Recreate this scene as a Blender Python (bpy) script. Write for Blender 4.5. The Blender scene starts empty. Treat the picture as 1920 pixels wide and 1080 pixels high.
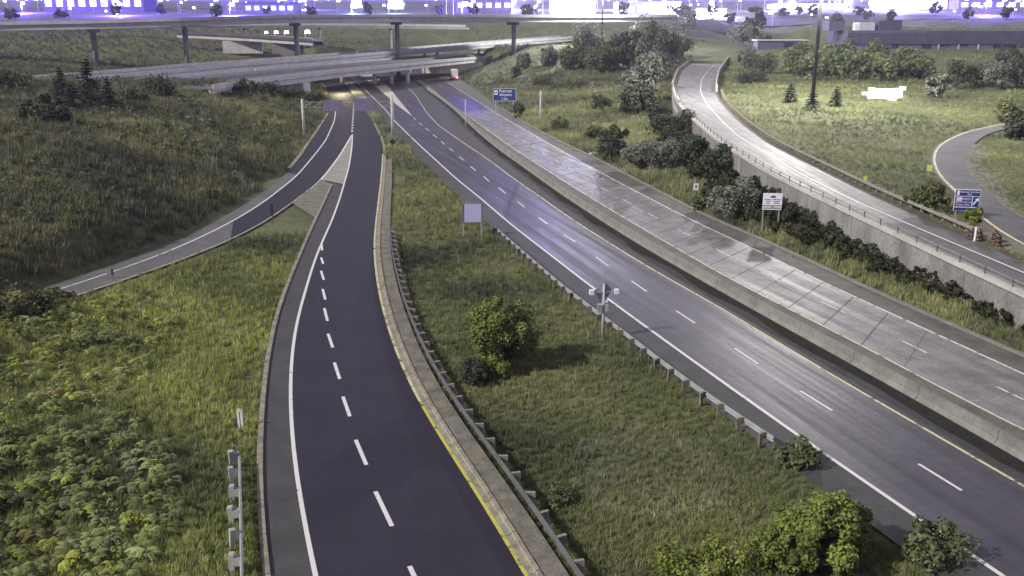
import bpy, bmesh, math, random
import numpy as np
from mathutils import Vector, Matrix

random.seed(7); rng = np.random.default_rng(7)
R = math.radians
sc = bpy.context.scene
COL = sc.collection

# ------------------------------------------------------------------ camera
CAM_H, PITCH, FPX = 20.35, R(15.9), 1708.0
cam = bpy.data.cameras.new('camera'); camo = bpy.data.objects.new('camera', cam); COL.objects.link(camo)
cam.sensor_width = 36.0; cam.lens = 36.0 * FPX / 1920.0
cam.clip_start = 0.5; cam.clip_end = 9000
camo.location = (0, 0, CAM_H); camo.rotation_euler = (R(90) - PITCH, 0, 0)
sc.camera = camo

# ------------------------------------------------------------------ night sky, lamp light from the left, exposure
world = bpy.data.worlds.new('World'); sc.world = world; world.use_nodes = True
wn = world.node_tree; wn.nodes.clear()
w_out = wn.nodes.new('ShaderNodeOutputWorld'); w_bg = wn.nodes.new('ShaderNodeBackground')
w_tc = wn.nodes.new('ShaderNodeTexCoord'); w_sep = wn.nodes.new('ShaderNodeSeparateXYZ')
w_ramp = wn.nodes.new('ShaderNodeValToRGB')
w_ramp.color_ramp.elements[0].position = 0.0;  w_ramp.color_ramp.elements[0].color = (0.20, 0.13, 0.85, 1)
w_ramp.color_ramp.elements[1].position = 1.0;  w_ramp.color_ramp.elements[1].color = (0.165, 0.165, 0.185, 1)
e = w_ramp.color_ramp.elements.new(0.12); e.color = (0.20, 0.17, 0.48, 1)
e = w_ramp.color_ramp.elements.new(0.35); e.color = (0.18, 0.175, 0.225, 1)
wn.links.new(w_tc.outputs['Generated'], w_sep.inputs[0])
wn.links.new(w_sep.outputs['Z'], w_ramp.inputs[0])
wn.links.new(w_ramp.outputs[0], w_bg.inputs[0]); wn.links.new(w_bg.outputs[0], w_out.inputs[0])
w_bg.inputs[1].default_value = 1.0

sun = bpy.data.lights.new('sun', 'SUN'); suno = bpy.data.objects.new('sun', sun); COL.objects.link(suno)
sun.energy = 3.2; sun.angle = R(1.2); sun.color = (1.0, 0.95, 0.83)
suno.rotation_euler = Vector((0.80, 0.42, -0.62)).to_track_quat('-Z', 'Y').to_euler()
suno.location = (-60, -30, 60)

sc.view_settings.view_transform = 'Standard'; sc.view_settings.look = 'None'
sc.view_settings.exposure = 0.48; sc.view_settings.gamma = 1.0
sc.render.engine = 'CYCLES'
sc.cycles.use_denoising = True
sc.cycles.max_bounces = 5; sc.cycles.diffuse_bounces = 2; sc.cycles.glossy_bounces = 2
sc.cycles.transparent_max_bounces = 4; sc.cycles.sample_clamp_indirect = 4.0
sc.cycles.caustics_reflective = False; sc.cycles.caustics_refractive = False

# ------------------------------------------------------------------ helpers: pixel <-> place
cT, sT = math.cos(PITCH), math.sin(PITCH)
def ray(px, py):
    x = (px - 960) / FPX; y = -(py - 540) / FPX
    return np.array([x, cT + y * sT, -sT + y * cT])
def G(px, py, h=0.0):                      # where the sight line meets the level h
    d = ray(px, py); t = -(CAM_H - h) / d[2]
    return np.array([d[0] * t, d[1] * t, h])
def A(px, py, Y):                          # where the sight line reaches distance Y
    d = ray(px, py); t = Y / d[1]
    return np.array([d[0] * t, Y, CAM_H + d[2] * t])
def zrow(y, Y): return CAM_H + (53.6 - y) / FPX * Y

# ------------------------------------------------------------------ helpers: materials
MATS = {}
def mat(name, base, rough=0.8, var=0.0, var_scale=1.0, col2=None, bump=0.0, bump_scale=8.0, metal=0.0,
        emit=None, emit_s=0.0, spec=0.5, streak=None, detail=6.0, tint_attr=None, trans=0.0, wear=0.0, wear_dir=0.0):
    m = bpy.data.materials.new(name); m.use_nodes = True
    nt = m.node_tree; nd, lk = nt.nodes, nt.links
    b = nd['Principled BSDF']
    b.inputs['Roughness'].default_value = rough; b.inputs['Metallic'].default_value = metal
    b.inputs['Specular IOR Level'].default_value = spec
    b.inputs['Base Color'].default_value = (*base, 1)
    tc = nd.new('ShaderNodeTexCoord')
    col_out = None
    if var > 0 or col2 is not None:
        n1 = nd.new('ShaderNodeTexNoise'); n1.inputs['Scale'].default_value = var_scale
        n1.inputs['Detail'].default_value = detail; n1.inputs['Roughness'].default_value = 0.65
        lk.new(tc.outputs['Object'], n1.inputs['Vector'])
        if streak:
            mp = nd.new('ShaderNodeMapping'); mp.inputs['Scale'].default_value = streak
            lk.new(tc.outputs['Object'], mp.inputs[0]); lk.new(mp.outputs[0], n1.inputs['Vector'])
        cr = nd.new('ShaderNodeValToRGB'); lk.new(n1.outputs['Fac'], cr.inputs[0])
        c2 = col2 if col2 is not None else tuple(c * (1 - var) for c in base)
        c1 = base if col2 is not None else tuple(min(1, c * (1 + var)) for c in base)
        cr.color_ramp.elements[0].position = 0.34; cr.color_ramp.elements[0].color = (*c2, 1)
        cr.color_ramp.elements[1].position = 0.66; cr.color_ramp.elements[1].color = (*c1, 1)
        n2 = nd.new('ShaderNodeTexNoise'); n2.inputs['Scale'].default_value = var_scale * 9
        n2.inputs['Detail'].default_value = 4; lk.new(tc.outputs['Object'], n2.inputs['Vector'])
        hs = nd.new('ShaderNodeHueSaturation'); lk.new(cr.outputs[0], hs.inputs['Color'])
        ma = nd.new('ShaderNodeMapRange'); lk.new(n2.outputs['Fac'], ma.inputs[0])
        ma.inputs[1].default_value = 0.25; ma.inputs[2].default_value = 0.75
        ma.inputs[3].default_value = 1 - max(var, .12) * 0.9; ma.inputs[4].default_value = 1 + max(var, .12) * 0.9
        lk.new(ma.outputs[0], hs.inputs['Value'])
        col_out = hs.outputs[0]; lk.new(col_out, b.inputs['Base Color'])
    if wear > 0:                          # wheel tracks and oil streaks drawn out along the road
        m0 = nd.new('ShaderNodeMapping'); m0.inputs['Rotation'].default_value = (0, 0, wear_dir); mp = nd.new('ShaderNodeMapping'); mp.inputs['Scale'].default_value = (1.0, 0.02, 1.0)
        nw = nd.new('ShaderNodeTexNoise'); nw.inputs['Scale'].default_value = 1.1; nw.inputs['Detail'].default_value = 5; nw.inputs['Roughness'].default_value = .6
        lk.new(tc.outputs['Object'], m0.inputs[0]); lk.new(m0.outputs[0], mp.inputs[0]); lk.new(mp.outputs[0], nw.inputs['Vector'])
        mr = nd.new('ShaderNodeMapRange'); lk.new(nw.outputs['Fac'], mr.inputs[0]); mr.inputs[1].default_value = .3; mr.inputs[2].default_value = .7; mr.inputs[3].default_value = rough - wear * .5; mr.inputs[4].default_value = rough + wear * .7
        lk.new(mr.outputs[0], b.inputs['Roughness'])
        mc = nd.new('ShaderNodeMapRange'); lk.new(nw.outputs['Fac'], mc.inputs[0]); mc.inputs[1].default_value = .3; mc.inputs[2].default_value = .7; mc.inputs[3].default_value = 1 + wear * 1.4; mc.inputs[4].default_value = 1 - wear * 1.4
        mm = nd.new('ShaderNodeMix'); mm.data_type = 'RGBA'; mm.blend_type = 'MULTIPLY'; mm.inputs[0].default_value = 1; lk.new(col_out, mm.inputs[6]); lk.new(mc.outputs[0], mm.inputs[7]); lk.new(mm.outputs[2], b.inputs['Base Color']); col_out = mm.outputs[2]
    if tint_attr:
        at = nd.new('ShaderNodeAttribute'); at.attribute_name = 'tint'; at.attribute_type = tint_attr
        mx = nd.new('ShaderNodeMix'); mx.data_type = 'RGBA'; mx.blend_type = 'MULTIPLY'; mx.inputs[0].default_value = 1
        if col_out is not None: lk.new(col_out, mx.inputs[6])
        else: mx.inputs[6].default_value = (*base, 1)
        lk.new(at.outputs['Color'], mx.inputs[7]); lk.new(mx.outputs[2], b.inputs['Base Color'])
        col_out = mx.outputs[2]
    if trans > 0:
        tr = nd.new('ShaderNodeBsdfTranslucent'); ms = nd.new('ShaderNodeMixShader'); ms.inputs[0].default_value = trans
        if col_out is not None: lk.new(col_out, tr.inputs[0])
        else: tr.inputs[0].default_value = (*base, 1)
        lk.new(b.outputs[0], ms.inputs[1]); lk.new(tr.outputs[0], ms.inputs[2])
        lk.new(ms.outputs[0], nd['Material Output'].inputs['Surface'])
    if bump > 0:
        nb = nd.new('ShaderNodeTexNoise'); nb.inputs['Scale'].default_value = bump_scale; nb.inputs['Detail'].default_value = 5
        lk.new(tc.outputs['Object'], nb.inputs['Vector'])
        bp = nd.new('ShaderNodeBump'); bp.inputs['Strength'].default_value = bump; bp.inputs['Distance'].default_value = 0.05
        lk.new(nb.outputs['Fac'], bp.inputs['Height']); lk.new(bp.outputs[0], b.inputs['Normal'])
    if emit:
        b.inputs['Emission Color'].default_value = (*emit, 1); b.inputs['Emission Strength'].default_value = emit_s
        m.cycles.emission_sampling = 'NONE'
    MATS[name] = m
    return m

mat('asphalt_new', (0.0205, 0.0180, 0.0325), 0.66, 0.16, 0.35, bump=0.25, bump_scale=14, wear=.03, wear_dir=R(-16))
mat('asphalt_main', (0.058, 0.053, 0.072), 0.50, 0.22, 0.22, bump=0.2, bump_scale=12, wear=.17, wear_dir=R(-16))
mat('asphalt_shoulder', (0.058, 0.058, 0.060), 0.75, 0.22, 0.5, bump=0.3, bump_scale=12)
mat('asphalt_old', (0.120, 0.118, 0.126), 0.70, 0.22, 0.25, bump=0.3, bump_scale=10)
mat('ramp_concrete', (0.21, 0.206, 0.208), 0.62, 0.25, 0.35, bump=0.2, bump_scale=8, wear=.15)
mat('slab_concrete', (0.175, 0.172, 0.182), 0.55, 0.28, 0.45, bump=0.2, bump_scale=9, wear=.16, wear_dir=R(-16), spec=.4)
mat('shoulder_concrete', (0.115, 0.113, 0.106), 0.8, 0.25, 0.5, bump=0.25, bump_scale=10)
mat('joint', (0.05, 0.05, 0.052), 0.9, 0.2, 2)
mat('gore_concrete', (0.27, 0.26, 0.24), 0.85, 0.14, 0.5, bump=0.2)
mat('concrete', (0.20, 0.194, 0.178), 0.85, 0.2, 0.6, bump=0.25, bump_scale=6)
mat('concrete_pale', (0.46, 0.45, 0.42), 0.85, 0.15, 0.25, bump=0.2)
mat('concrete_wall', (0.22, 0.212, 0.21), 0.9, 0.3, 0.45, bump=0.3, streak=(1, 1, 0.35))
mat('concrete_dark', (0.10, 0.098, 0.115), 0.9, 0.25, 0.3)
mat('kerb', (0.25, 0.235, 0.185), 0.85, 0.35, 1.2, bump=0.3)
mat('apron', (0.16, 0.15, 0.125), 0.9, 0.35, 0.9, bump=0.4)
mat('dirt', (0.085, 0.075, 0.055), 0.95, 0.4, 1.2, bump=0.6)
mat('shadow_dark', (0.014, 0.013, 0.011), 0.95, 0.5, 1.5, bump=0.6)  # near-black tone of the shadow painted beside the median barrier
mat('paint', (0.62, 0.61, 0.63), 0.6, 0.10, 2.6)
mat('paint_worn', (0.50, 0.49, 0.49), 0.7, 0.35, 1.2)
mat('paint_yellow', (0.42, 0.39, 0.08), 0.7, 0.25, 1.0)
mat('paint_cream', (0.46, 0.43, 0.30), 0.7, 0.3, 0.8)
mat('steel', (0.36, 0.37, 0.38), 0.5, 0.15, 2, metal=0.35)
mat('steel_pale', (0.40, 0.40, 0.39), 0.6, 0.12, 2)
mat('steel_dark', (0.09, 0.09, 0.095), 0.6, 0.2, 1)
mat('post_wood', (0.15, 0.14, 0.115), 0.9, 0.3, 3)
mat('timber', (0.27, 0.25, 0.21), 0.9, 0.25, 3)
mat('sign_white', (0.78, 0.77, 0.84), 0.5, 0.04, 1)
mat('sign_lilac', (0.58, 0.55, 0.80), 0.45, 0.04, 1)
mat('sign_blue', (0.012, 0.035, 0.17), 0.5, 0.1, 1)
mat('sign_back', (0.19, 0.18, 0.25), 0.55, 0.1, 1, metal=0.2)
mat('sign_black', (0.02, 0.02, 0.022), 0.6)
mat('sign_yellow', (0.50, 0.50, 0.10), 0.5)
mat('sign_pink', (0.75, 0.5, 0.52), 0.6)
mat('drum_orange', (0.13, 0.07, 0.04), 0.5)
mat('rubber', (0.02, 0.02, 0.02), 0.8)
mat('white_wall', (0.92, 0.90, 0.90), 0.7, 0.04, 0.5)
mat('bark', (0.06, 0.05, 0.04), 0.95, 0.3, 3)
mat('wall_violet_lit', (0.125, 0.112, 0.195), 0.9, 0.12, 0.2)  # violet lamplight on these walls is put into their base colour
mat('wall_pale', (0.55, 0.55, 0.56), 0.85, 0.1, 0.1)
mat('roof_grey', (0.075, 0.070, 0.115), 0.9, 0.2, 0.2)
mat('window_dark', (0.015, 0.015, 0.03), 0.2)
mat('lot_paving', (0.10, 0.092, 0.14), 0.8, 0.2, 0.1)
mat('truck_white', (0.7, 0.7, 0.7), 0.5, 0.06, 1)
mat('lamp_white', (1, 1, 1), emit=(1.0, 0.97, 1.0), emit_s=14)
mat('lamp_blue', (1, 1, 1), emit=(0.75, 0.9, 1.0), emit_s=30)
mat('window_lit', (.8, .8, .9), emit=(.80, .78, 1.0), emit_s=3.0)
mat('tail_red', (0.8, 0.05, 0.03), emit=(1.0, 0.30, 0.25), emit_s=2.5)
mat('head_white', (1, 1, 1), emit=(1.0, 0.95, 0.8), emit_s=8)
for nm, dk in (('paint', (.03, .029, .035)), ('paint_worn', (.12, .12, .125)), ('paint_yellow', (.10, .095, .06)), ('paint_cream', (.12, .115, .10))):
    for n_ in MATS[nm].node_tree.nodes:                # chipped paint: bare road shows through in flakes
        if n_.type == 'VALTORGB':
            n_.color_ramp.elements[0].position = .33 if nm == 'paint' else .38; n_.color_ramp.elements[1].position = .37 if nm == 'paint' else .46; n_.color_ramp.elements[0].color = (*dk, 1)
mat('mast_steel', (0.022, 0.022, 0.025), 0.8)
LEAF = {}
def leafmat(name, c, trans=0.25, rough=0.7):
    LEAF[name] = mat('leaf_' + name, c, rough, tint_attr='GEOMETRY', trans=trans, spec=0.25)
leafmat('green', (0.09, 0.14, 0.036)); leafmat('bright', (0.15, 0.20, 0.055))
leafmat('dark', (0.076, 0.092, 0.058)); leafmat('spruce', (0.040, 0.056, 0.046), 0.1)
leafmat('grey', (0.20, 0.215, 0.17)); leafmat('sumac', (0.14, 0.185, 0.10)); leafmat('olive', (0.125, 0.145, 0.07))
TUFT = mat('grass_blade', (0.205, 0.228, 0.110), 0.8, tint_attr='INSTANCER', trans=0.25, spec=0.2)
SCRUB = mat('scrub_leaf', (0.135, 0.148, 0.075), 0.75, tint_attr='INSTANCER', trans=0.2, spec=0.25)

# ------------------------------------------------------------------ helpers: objects
def meta(o, label=None, cat=None, group=None, kind=None):
    if label: o['label'] = label
    if cat: o['category'] = cat
    if group: o['group'] = group
    if kind: o['kind'] = kind
    return o
def link(name, data, parent=None):
    o = bpy.data.objects.new(name, data); COL.objects.link(o)
    if parent is not None: o.parent = parent
    return o
def empty(name, loc=(0, 0, 0), rz=0.0):
    o = link(name, None); o.location = loc; o.rotation_euler = (0, 0, rz); o.empty_display_size = 0.3
    return o
def mk(name, verts, faces, m, parent=None, smooth=False):
    me = bpy.data.meshes.new(name); me.from_pydata([tuple(map(float, v)) for v in verts], [], [tuple(map(int, f)) for f in faces])
    if m: me.materials.append(MATS[m] if isinstance(m, str) else m)
    if smooth: me.polygons.foreach_set('use_smooth', [True] * len(me.polygons))
    me.update()
    return link(name, me, parent)
class MB:
    """collects simple solids, then links them as one mesh"""
    def __init__(s): s.v = []; s.f = []
    def add(s, v, f):
        k = len(s.v); s.v += [tuple(p) for p in v]; s.f += [tuple(i + k for i in q) for q in f]; return s
    def box(s, lo, hi, M=None, taper=1.0):
        (x0, y0, z0), (x1, y1, z1) = lo, hi; cx, cy = (x0 + x1) / 2, (y0 + y1) / 2
        v = [(x0, y0, z0), (x1, y0, z0), (x1, y1, z0), (x0, y1, z0)]
        v += [(cx + (x - cx) * taper, cy + (y - cy) * taper, z1) for x, y in ((x0, y0), (x1, y0), (x1, y1), (x0, y1))]
        if M is not None: v = [tuple(M @ Vector(p)) for p in v]
        return s.add(v, [(3, 2, 1, 0), (4, 5, 6, 7), (0, 1, 5, 4), (1, 2, 6, 5), (2, 3, 7, 6), (3, 0, 4, 7)])
    def tube(s, a, b, r0, r1=None, n=8):
        r1 = r0 if r1 is None else r1; a, b = Vector(a), Vector(b); d = (b - a).normalized()
        u = d.orthogonal().normalized(); w = d.cross(u); v = []
        for c, r in ((a, r0), (b, r1)):
            for i in range(n):
                t = 2 * math.pi * i / n; v.append(c + u * (r * math.cos(t)) + w * (r * math.sin(t)))
        f = [(i, (i + 1) % n, n + (i + 1) % n, n + i) for i in range(n)]
        f += [tuple(range(n - 1, -1, -1)), tuple(range(n, 2 * n))]
        return s.add(v, f)
    def build(s, name, m, parent=None, smooth=False): return mk(name, s.v, s.f, m, parent, smooth)

def spline(P, step=2.0, smooth=3):
    """resample a polyline evenly and round its corners"""
    P = np.asarray(P, float); D = np.r_[0, np.cumsum(np.linalg.norm(np.diff(P[:, :2], axis=0), axis=1))]
    n = max(2, int(D[-1] / step)); t = np.linspace(0, D[-1], n + 1)
    Q = np.stack([np.interp(t, D, P[:, k]) for k in range(P.shape[1])], 1)
    for _ in range(smooth):
        k = max(1, int(5.0 / step)); S = Q.copy()
        pad = np.pad(Q, ((k, k), (0, 0)), mode='reflect', reflect_type='odd')
        Q = sum(pad[i:i + len(Q)] for i in range(2 * k + 1)) / (2 * k + 1)
        Q[0], Q[-1] = S[0], S[-1]
    return Q
def px_line(pts, h=0.0, step=2.0, smooth=3, ext0=0, ext1=0):
    P = [G(p[0], p[1], p[2] if len(p) > 2 else h) for p in pts]
    if ext0: d = P[0] - P[1]; d /= np.linalg.norm(d[:2]); P = [P[0] + d * ext0] + P
    if ext1: d = P[-1] - P[-2]; d /= np.linalg.norm(d[:2]); P = P + [P[-1] + d * ext1]
    return spline(P, step, smooth)
def normals(P):
    d = np.gradient(P[:, :2], axis=0); d /= np.linalg.norm(d, axis=1)[:, None] + 1e-9
    return np.stack([-d[:, 1], d[:, 0]], 1)
def resamp(P, n):
    D = np.r_[0, np.cumsum(np.linalg.norm(np.diff(P, axis=0), axis=1))]; t = np.linspace(0, D[-1], n)
    return np.stack([np.interp(t, D, P[:, k]) for k in range(P.shape[1])], 1)
def strip(name, L, Rr, m, dz=0.0, parent=None, n=None):
    n = n or max(len(L), len(Rr)); L = resamp(L, n); Q = resamp(Rr, n)
    v = np.concatenate([L, Q]); v[:, 2] += dz
    f = [(i, n + i, n + i + 1, i + 1) for i in range(n - 1)]
    o = mk(name, v, f, m, parent)
    if o.data.polygons[0].normal.z < 0: o.data.flip_normals()
    return o
def ribbon(name, P, o0, o1, m, dz=0.0, parent=None):
    N = normals(P); L = P.copy(); L[:, :2] += N * o0; Q = P.copy(); Q[:, :2] += N * o1
    return strip(name, L, Q, m, dz, parent, len(P))
def sweep(P, prof, closed=True):
    """carry a profile of (offset to the left, height) along P; returns verts, faces"""
    N = normals(P); k = len(prof); v = []; f = []
    for i in range(len(P)):
        for o, z in prof: v.append((P[i, 0] + N[i, 0] * o, P[i, 1] + N[i, 1] * o, P[i, 2] + z))
    for i in range(len(P) - 1):
        for j in range(k if closed else k - 1):
            a, b = i * k + j, i * k + (j + 1) % k
            f.append((a, a + k, b + k, b))
    if closed: f += [tuple(range(k - 1, -1, -1)), tuple(range((len(P) - 1) * k, len(P) * k))]
    return v, f
def cum(P): return np.r_[0, np.cumsum(np.linalg.norm(np.diff(P[:, :2], axis=0), axis=1))]
def sub(P, s0, s1, step=1.5):
    D = cum(P); t = np.linspace(s0, s1, max(2, int((s1 - s0) / step) + 1))
    return np.stack([np.interp(t, D, P[:, k]) for k in range(3)], 1)
def near_s(P, q):
    return cum(P)[np.argmin(np.linalg.norm(P[:, :2] - np.asarray(q)[:2], axis=1))]

# ------------------------------------------------------------------ the lines of the roads, read off the photograph, on the road plane
M_white = px_line([(1880,1080),(1727,975),(1620,902),(1485,810),(1440,777),(1272,657),(1140,561),(1110,539),(1035,480),(960,423),(905,375),(855,335),(804,288),(784,270),(738,225),(724,207),(679,163),(657,146)], ext0=60, ext1=60)
M_yellow = px_line([(1920,912),(1745,810),(1552,700),(1440,630),(1287,540),(1235,514),(1165,470),(1070,410),(1010,367),(960,333),(920,302),(872,270),(822,235),(799,210),(779,178),(763,163)], ext0=70, ext1=80)
E_white = px_line([(591,1080),(573,1000),(564,950),(555,900),(549,850),(547,810),(543,760),(543,720),(546,670),(552,620),(563,575),(575,540),(585,500),(603,455),(622,415),(638,370),(645,345),(655,310),(660,275),(661,252)], step=1.0, smooth=2, ext0=45)
E_right = px_line([(985,1080),(960,1035),(935,990),(900,935),(873,895),(855,870),(832,835),(815,808),(790,765),(768,725),(752,690),(737,650),(722,600),(713,570),(706,530),(700,480),(701,440),(707,390),(712,350),(716,310),(717,285),(714,265),(706,245),(697,228),(688,213),(681,204),(664,178),(652,160),(643,148)], step=1.0, smooth=2, ext0=45, ext1=50)
E_kerb = px_line([(507,1080),(501,1040),(495,1000),(493,950),(492,880),(493,810),(497,760),(502,700),(511,640),(525,580),(540,540),(556,500),(573,460),(590,420),(605,390),(617,362),(624,347)], step=1.0, smooth=2, ext0=45)
L_white = px_line([(150,530),(275,490),(400,435),(480,390),(555,332),(591,289),(611,263),(627,227),(629,209),(632,190),(628,172),(622,155)], ext0=50, ext1=60)
L_outer = px_line([(120,527),(275,475),(370,435),(480,371),(530,332),(560,300),(580,269),(600,240),(618,211),(622,200),(618,180),(611,160)], ext0=50, ext1=60)
L_inner = px_line([(212,533),(312,500),(410,462),(480,429),(512,408),(545,385),(585,354),(607,332),(637,292),(660,253)], ext0=55)
R_left = px_line([(1920,806),(1747,720),(1600,637),(1440,561),(1400,540),(1320,495),(1185,417),(1085,357),(960,277),(937,260),(871,213),(820,175),(790,152)], ext0=70, ext1=120)
R_right = px_line([(1920,702),(1690,597),(1565,540),(1520,519),(1441,479),(1329,429),(1233,380),(1165,345),(1030,270),(1012,259),(945,221),(875,178),(834,151)], ext0=70, ext1=120)
R_kerb = px_line([(1920,670),(1740,592),(1620,540),(1520,492),(1440,455),(1310,400),(1210,347),(1115,297),(1057,270),(1000,240),(973,224),(928,196),(895,172),(858,146)], ext0=70, ext1=120)
K_left = px_line([(1920,556,2.4),(1885,540,2.5),(1780,490,2.8),(1665,435,3.1),(1550,380,3.4),(1440,325,3.8),(1350,267,4.6),(1290,215,5.3),(1268,187,5.8),(1262,160,6.3),(1273,132,7.0),(1310,106,8.0),(1370,88,8.8)], ext0=75)
K_white = px_line([(1920,512,2.4),(1765,450,2.9),(1575,364,3.6),(1500,325,3.9),(1440,290,4.3),(1387,257,4.8),(1357,230,5.1),(1327,198,5.6),(1313,173,6.0),(1315,150,6.6),(1333,127,7.2),(1363,108,7.9),(1395,95,8.5)], ext0=75)
K_right = px_line([(1920,495,2.4),(1850,462,2.75),(1777,430,3.05),(1652,376,3.45),(1540,320,3.9),(1440,270,4.5),(1390,233,4.95),(1362,206,5.4),(1345,185,5.8),(1340,165,6.2),(1346,140,6.9),(1364,113,7.8),(1400,98,8.4)], ext0=75)
Q_left = px_line([(1990,497,2.35),(1920,465,2.6),(1890,450,2.8),(1840,417,3.0),(1815,388,3.2),(1777,350,3.4),(1752,327,3.6),(1743,296,3.8),(1754,272,4.0),(1802,248,4.1),(1855,236,4.2),(1920,224,4.3)], step=1.0, smooth=2, ext0=40, ext1=40)
Q_right = px_line([(1990,450,2.5),(1920,415,2.7),(1852,365,3.2),(1822,340,3.5),(1807,297,3.8),(1820,275,3.95),(1850,250,4.1),(1890,240,4.2),(1930,234,4.3)], step=1.0, smooth=2, ext0=40, ext1=40)
for i, p in enumerate(K_white):           # the painted line lies on the deck between its two edges
    dl, dr = np.linalg.norm(K_left[:, :2] - p[:2], axis=1), np.linalg.norm(K_right[:, :2] - p[:2], axis=1); a_, b_ = dl.argmin(), dr.argmin()
    K_white[i, 2] = (K_left[a_, 2] * dr[b_] + K_right[b_, 2] * dl[a_]) / (dl[a_] + dr[b_])
# median barrier: foot of its near face, 2.05 m beyond the yellow line until the ramp leaves
B_foot = px_line([(1920,868),(1780,787),(1690,737),(1560,664),(1440,598),(1400,575),(1300,519),(1200,461),(1110,404),(1040,357),(985,317),(940,285),(905,257),(880,234),(850,205),(825,185),(800,168),(775,150)], ext0=70, ext1=70)

# ------------------------------------------------------------------ terrain height
def rbf(ctrl, c=12.0):
    X = np.array([[p[0], p[1]] for p in ctrl]); z = np.array([p[2] for p in ctrl])
    Kx = np.sqrt(((X[:, None] - X[None]) ** 2).sum(-1) + c * c); n = len(X)
    Pm = np.c_[np.ones(n), X]; M = np.zeros((n + 3, n + 3)); M[:n, :n] = -Kx + np.eye(n) * 1.0; M[:n, n:] = Pm; M[n:, :n] = Pm.T
    s = np.linalg.solve(M, np.r_[z, 0, 0, 0]); w, a = s[:n], s[n:]
    def f(q):
        out = np.empty(len(q))
        for i in range(0, len(q), 20000):
            k = q[i:i + 20000]; d = np.sqrt(((k[:, None] - X[None]) ** 2).sum(-1) + c * c)
            out[i:i + 20000] = -d @ w + a[0] + k @ a[1:]
        return out
    return f
def every(P, k): return [tuple(p) for p in P[::k]]
far = []
for px in range(-900, 2900, 240):
    for y, Y in ((50, 560), (30, 700), (15, 1000), (6, 1600), (2, 2600)): p = A(px, y, Y); far.append(tuple(p))
low = every(M_white, 12) + every(E_kerb, 20) + every(E_right, 20) + every(L_outer, 12) + every(R_kerb, 12)
low += [tuple(G(*p)) for p in [(0,470,3.2),(0,400,4.8),(0,300,6.8),(100,360,5),(200,300,5.5),(300,250,5.8),(400,260,4.6),(470,300,2.6),(300,400,2.6),(0,200,7.6),
        (150,200,6.6),(300,190,6.2),(440,200,5.4),(530,215,3.6),(0,130,8.2),(210,150,7.0),(100,112,8.4),(330,158,6.9),(420,160,6.6),(500,164,6.0),(545,172,4.0),
        (60,572,.9),(0,590,1.5),(-150,600,2.0),(0,660,.4),(0,760,.5),(0,900,.8),(0,1080,1.0),(200,620,.1),(250,800,.3),(330,600,.1),(380,900,.2),(300,1080,.4),(-300,700,1.2),(-300,400,6),(-300,900,1.5),
        (1000,560,-.2),(900,500,-.2),(1000,800,-.3),(1150,900,-.4),(1400,1000,-.4),(1700,545,.35),(1850,600,.3),(1500,425,.5),(1300,340,.8),(1200,290,.9),
        (1100,220,.9),(1050,150,2.2),(1150,180,2.0),(1000,110,5.0),(1180,120,5.0),(1240,140,4.6),(1240,190,3.0),
        (300,110,7.6),(420,105,7.2),(560,108,6.8)]]
low += [tuple(A(*p)) for p in [(300,72,450),(120,85,430),(500,92,450),(620,88,460),(760,92,450),(900,88,470),(1000,92,430),(1100,92,430),(1250,88,420)]]
low += far
high = every(K_left, 8) + every(K_right, 8) + every(Q_left, 10) + every(Q_right, 10)
high += [tuple(G(*p)) for p in [(1600,300,3.9),(1500,240,4.9),(1700,240,4.4),(1850,200,5.0),(1655,183,5.6),(1450,170,6.4),(1450,130,7.4),(1600,140,7.0),(1800,140,7.2),(1920,150,6.6),(2100,200,5.5),(2100,350,3.6),(1920,300,3.8),(1870,330,3.5),(2300,400,3)]]
high += [tuple(A(*p)) for p in [(1700,100,390),(1900,100,390),(1500,90,400),(2200,100,390)]] + far
F_low, F_high = rbf(low), rbf(high)
def road_field(L, Rr, step=2.0):
    a, b = spline(L, step, 0), spline(Rr, step, 0); C = []; W = []
    for p, o in ((a, b), (b, a)):
        d = np.linalg.norm(p[:, None, :2] - o[None, :, :2], axis=2); j = d.argmin(1); C.append((p + o[j]) / 2); W.append(d[np.arange(len(p)), j] / 2)
    return np.concatenate(C), np.concatenate(W)
def offs(P, o):
    Q = P.copy(); Q[:, :2] += normals(P) * o; return Q
L_near = sub(L_outer, 0, near_s(L_outer, L_inner[-1]))
FIELD = {'left': road_field(L_near, L_inner), 'main': road_field(offs(M_white, 2.0), M_yellow), 'right': road_field(R_left, R_kerb)}
# the exit road beyond the gore is one sheet from L_outer to E_right
sE = near_s(E_right, G(712, 350)); E_far = sub(E_right, sE, cum(E_right)[-1]); sL = near_s(L_outer, G(540, 322)); L_far = sub(L_outer, sL, cum(L_outer)[-1])
E_near = sub(E_right, 0, near_s(E_right, G(712, 345)), 1.0)
FIELD['exit'] = road_field(E_kerb, E_near); FIELD['split'] = road_field(L_far, E_far)
FIELD['island'] = road_field(sub(L_inner, near_s(L_inner, G(540, 388)), near_s(L_inner, G(604, 338))), sub(E_kerb, near_s(E_kerb, G(585, 432)), cum(E_kerb)[-1]))
FIELD['gore'] = road_field(sub(L_inner, near_s(L_inner, G(600, 341)), cum(L_inner)[-1]), sub(E_white, near_s(E_white, G(645, 346)), cum(E_white)[-1]))
FIELD['median'] = road_field(M_yellow, R_left)
HIGH_FIELD = {'ramp': road_field(K_left, K_right), 'loop': road_field(Q_left, Q_right, 1.5)}
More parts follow.
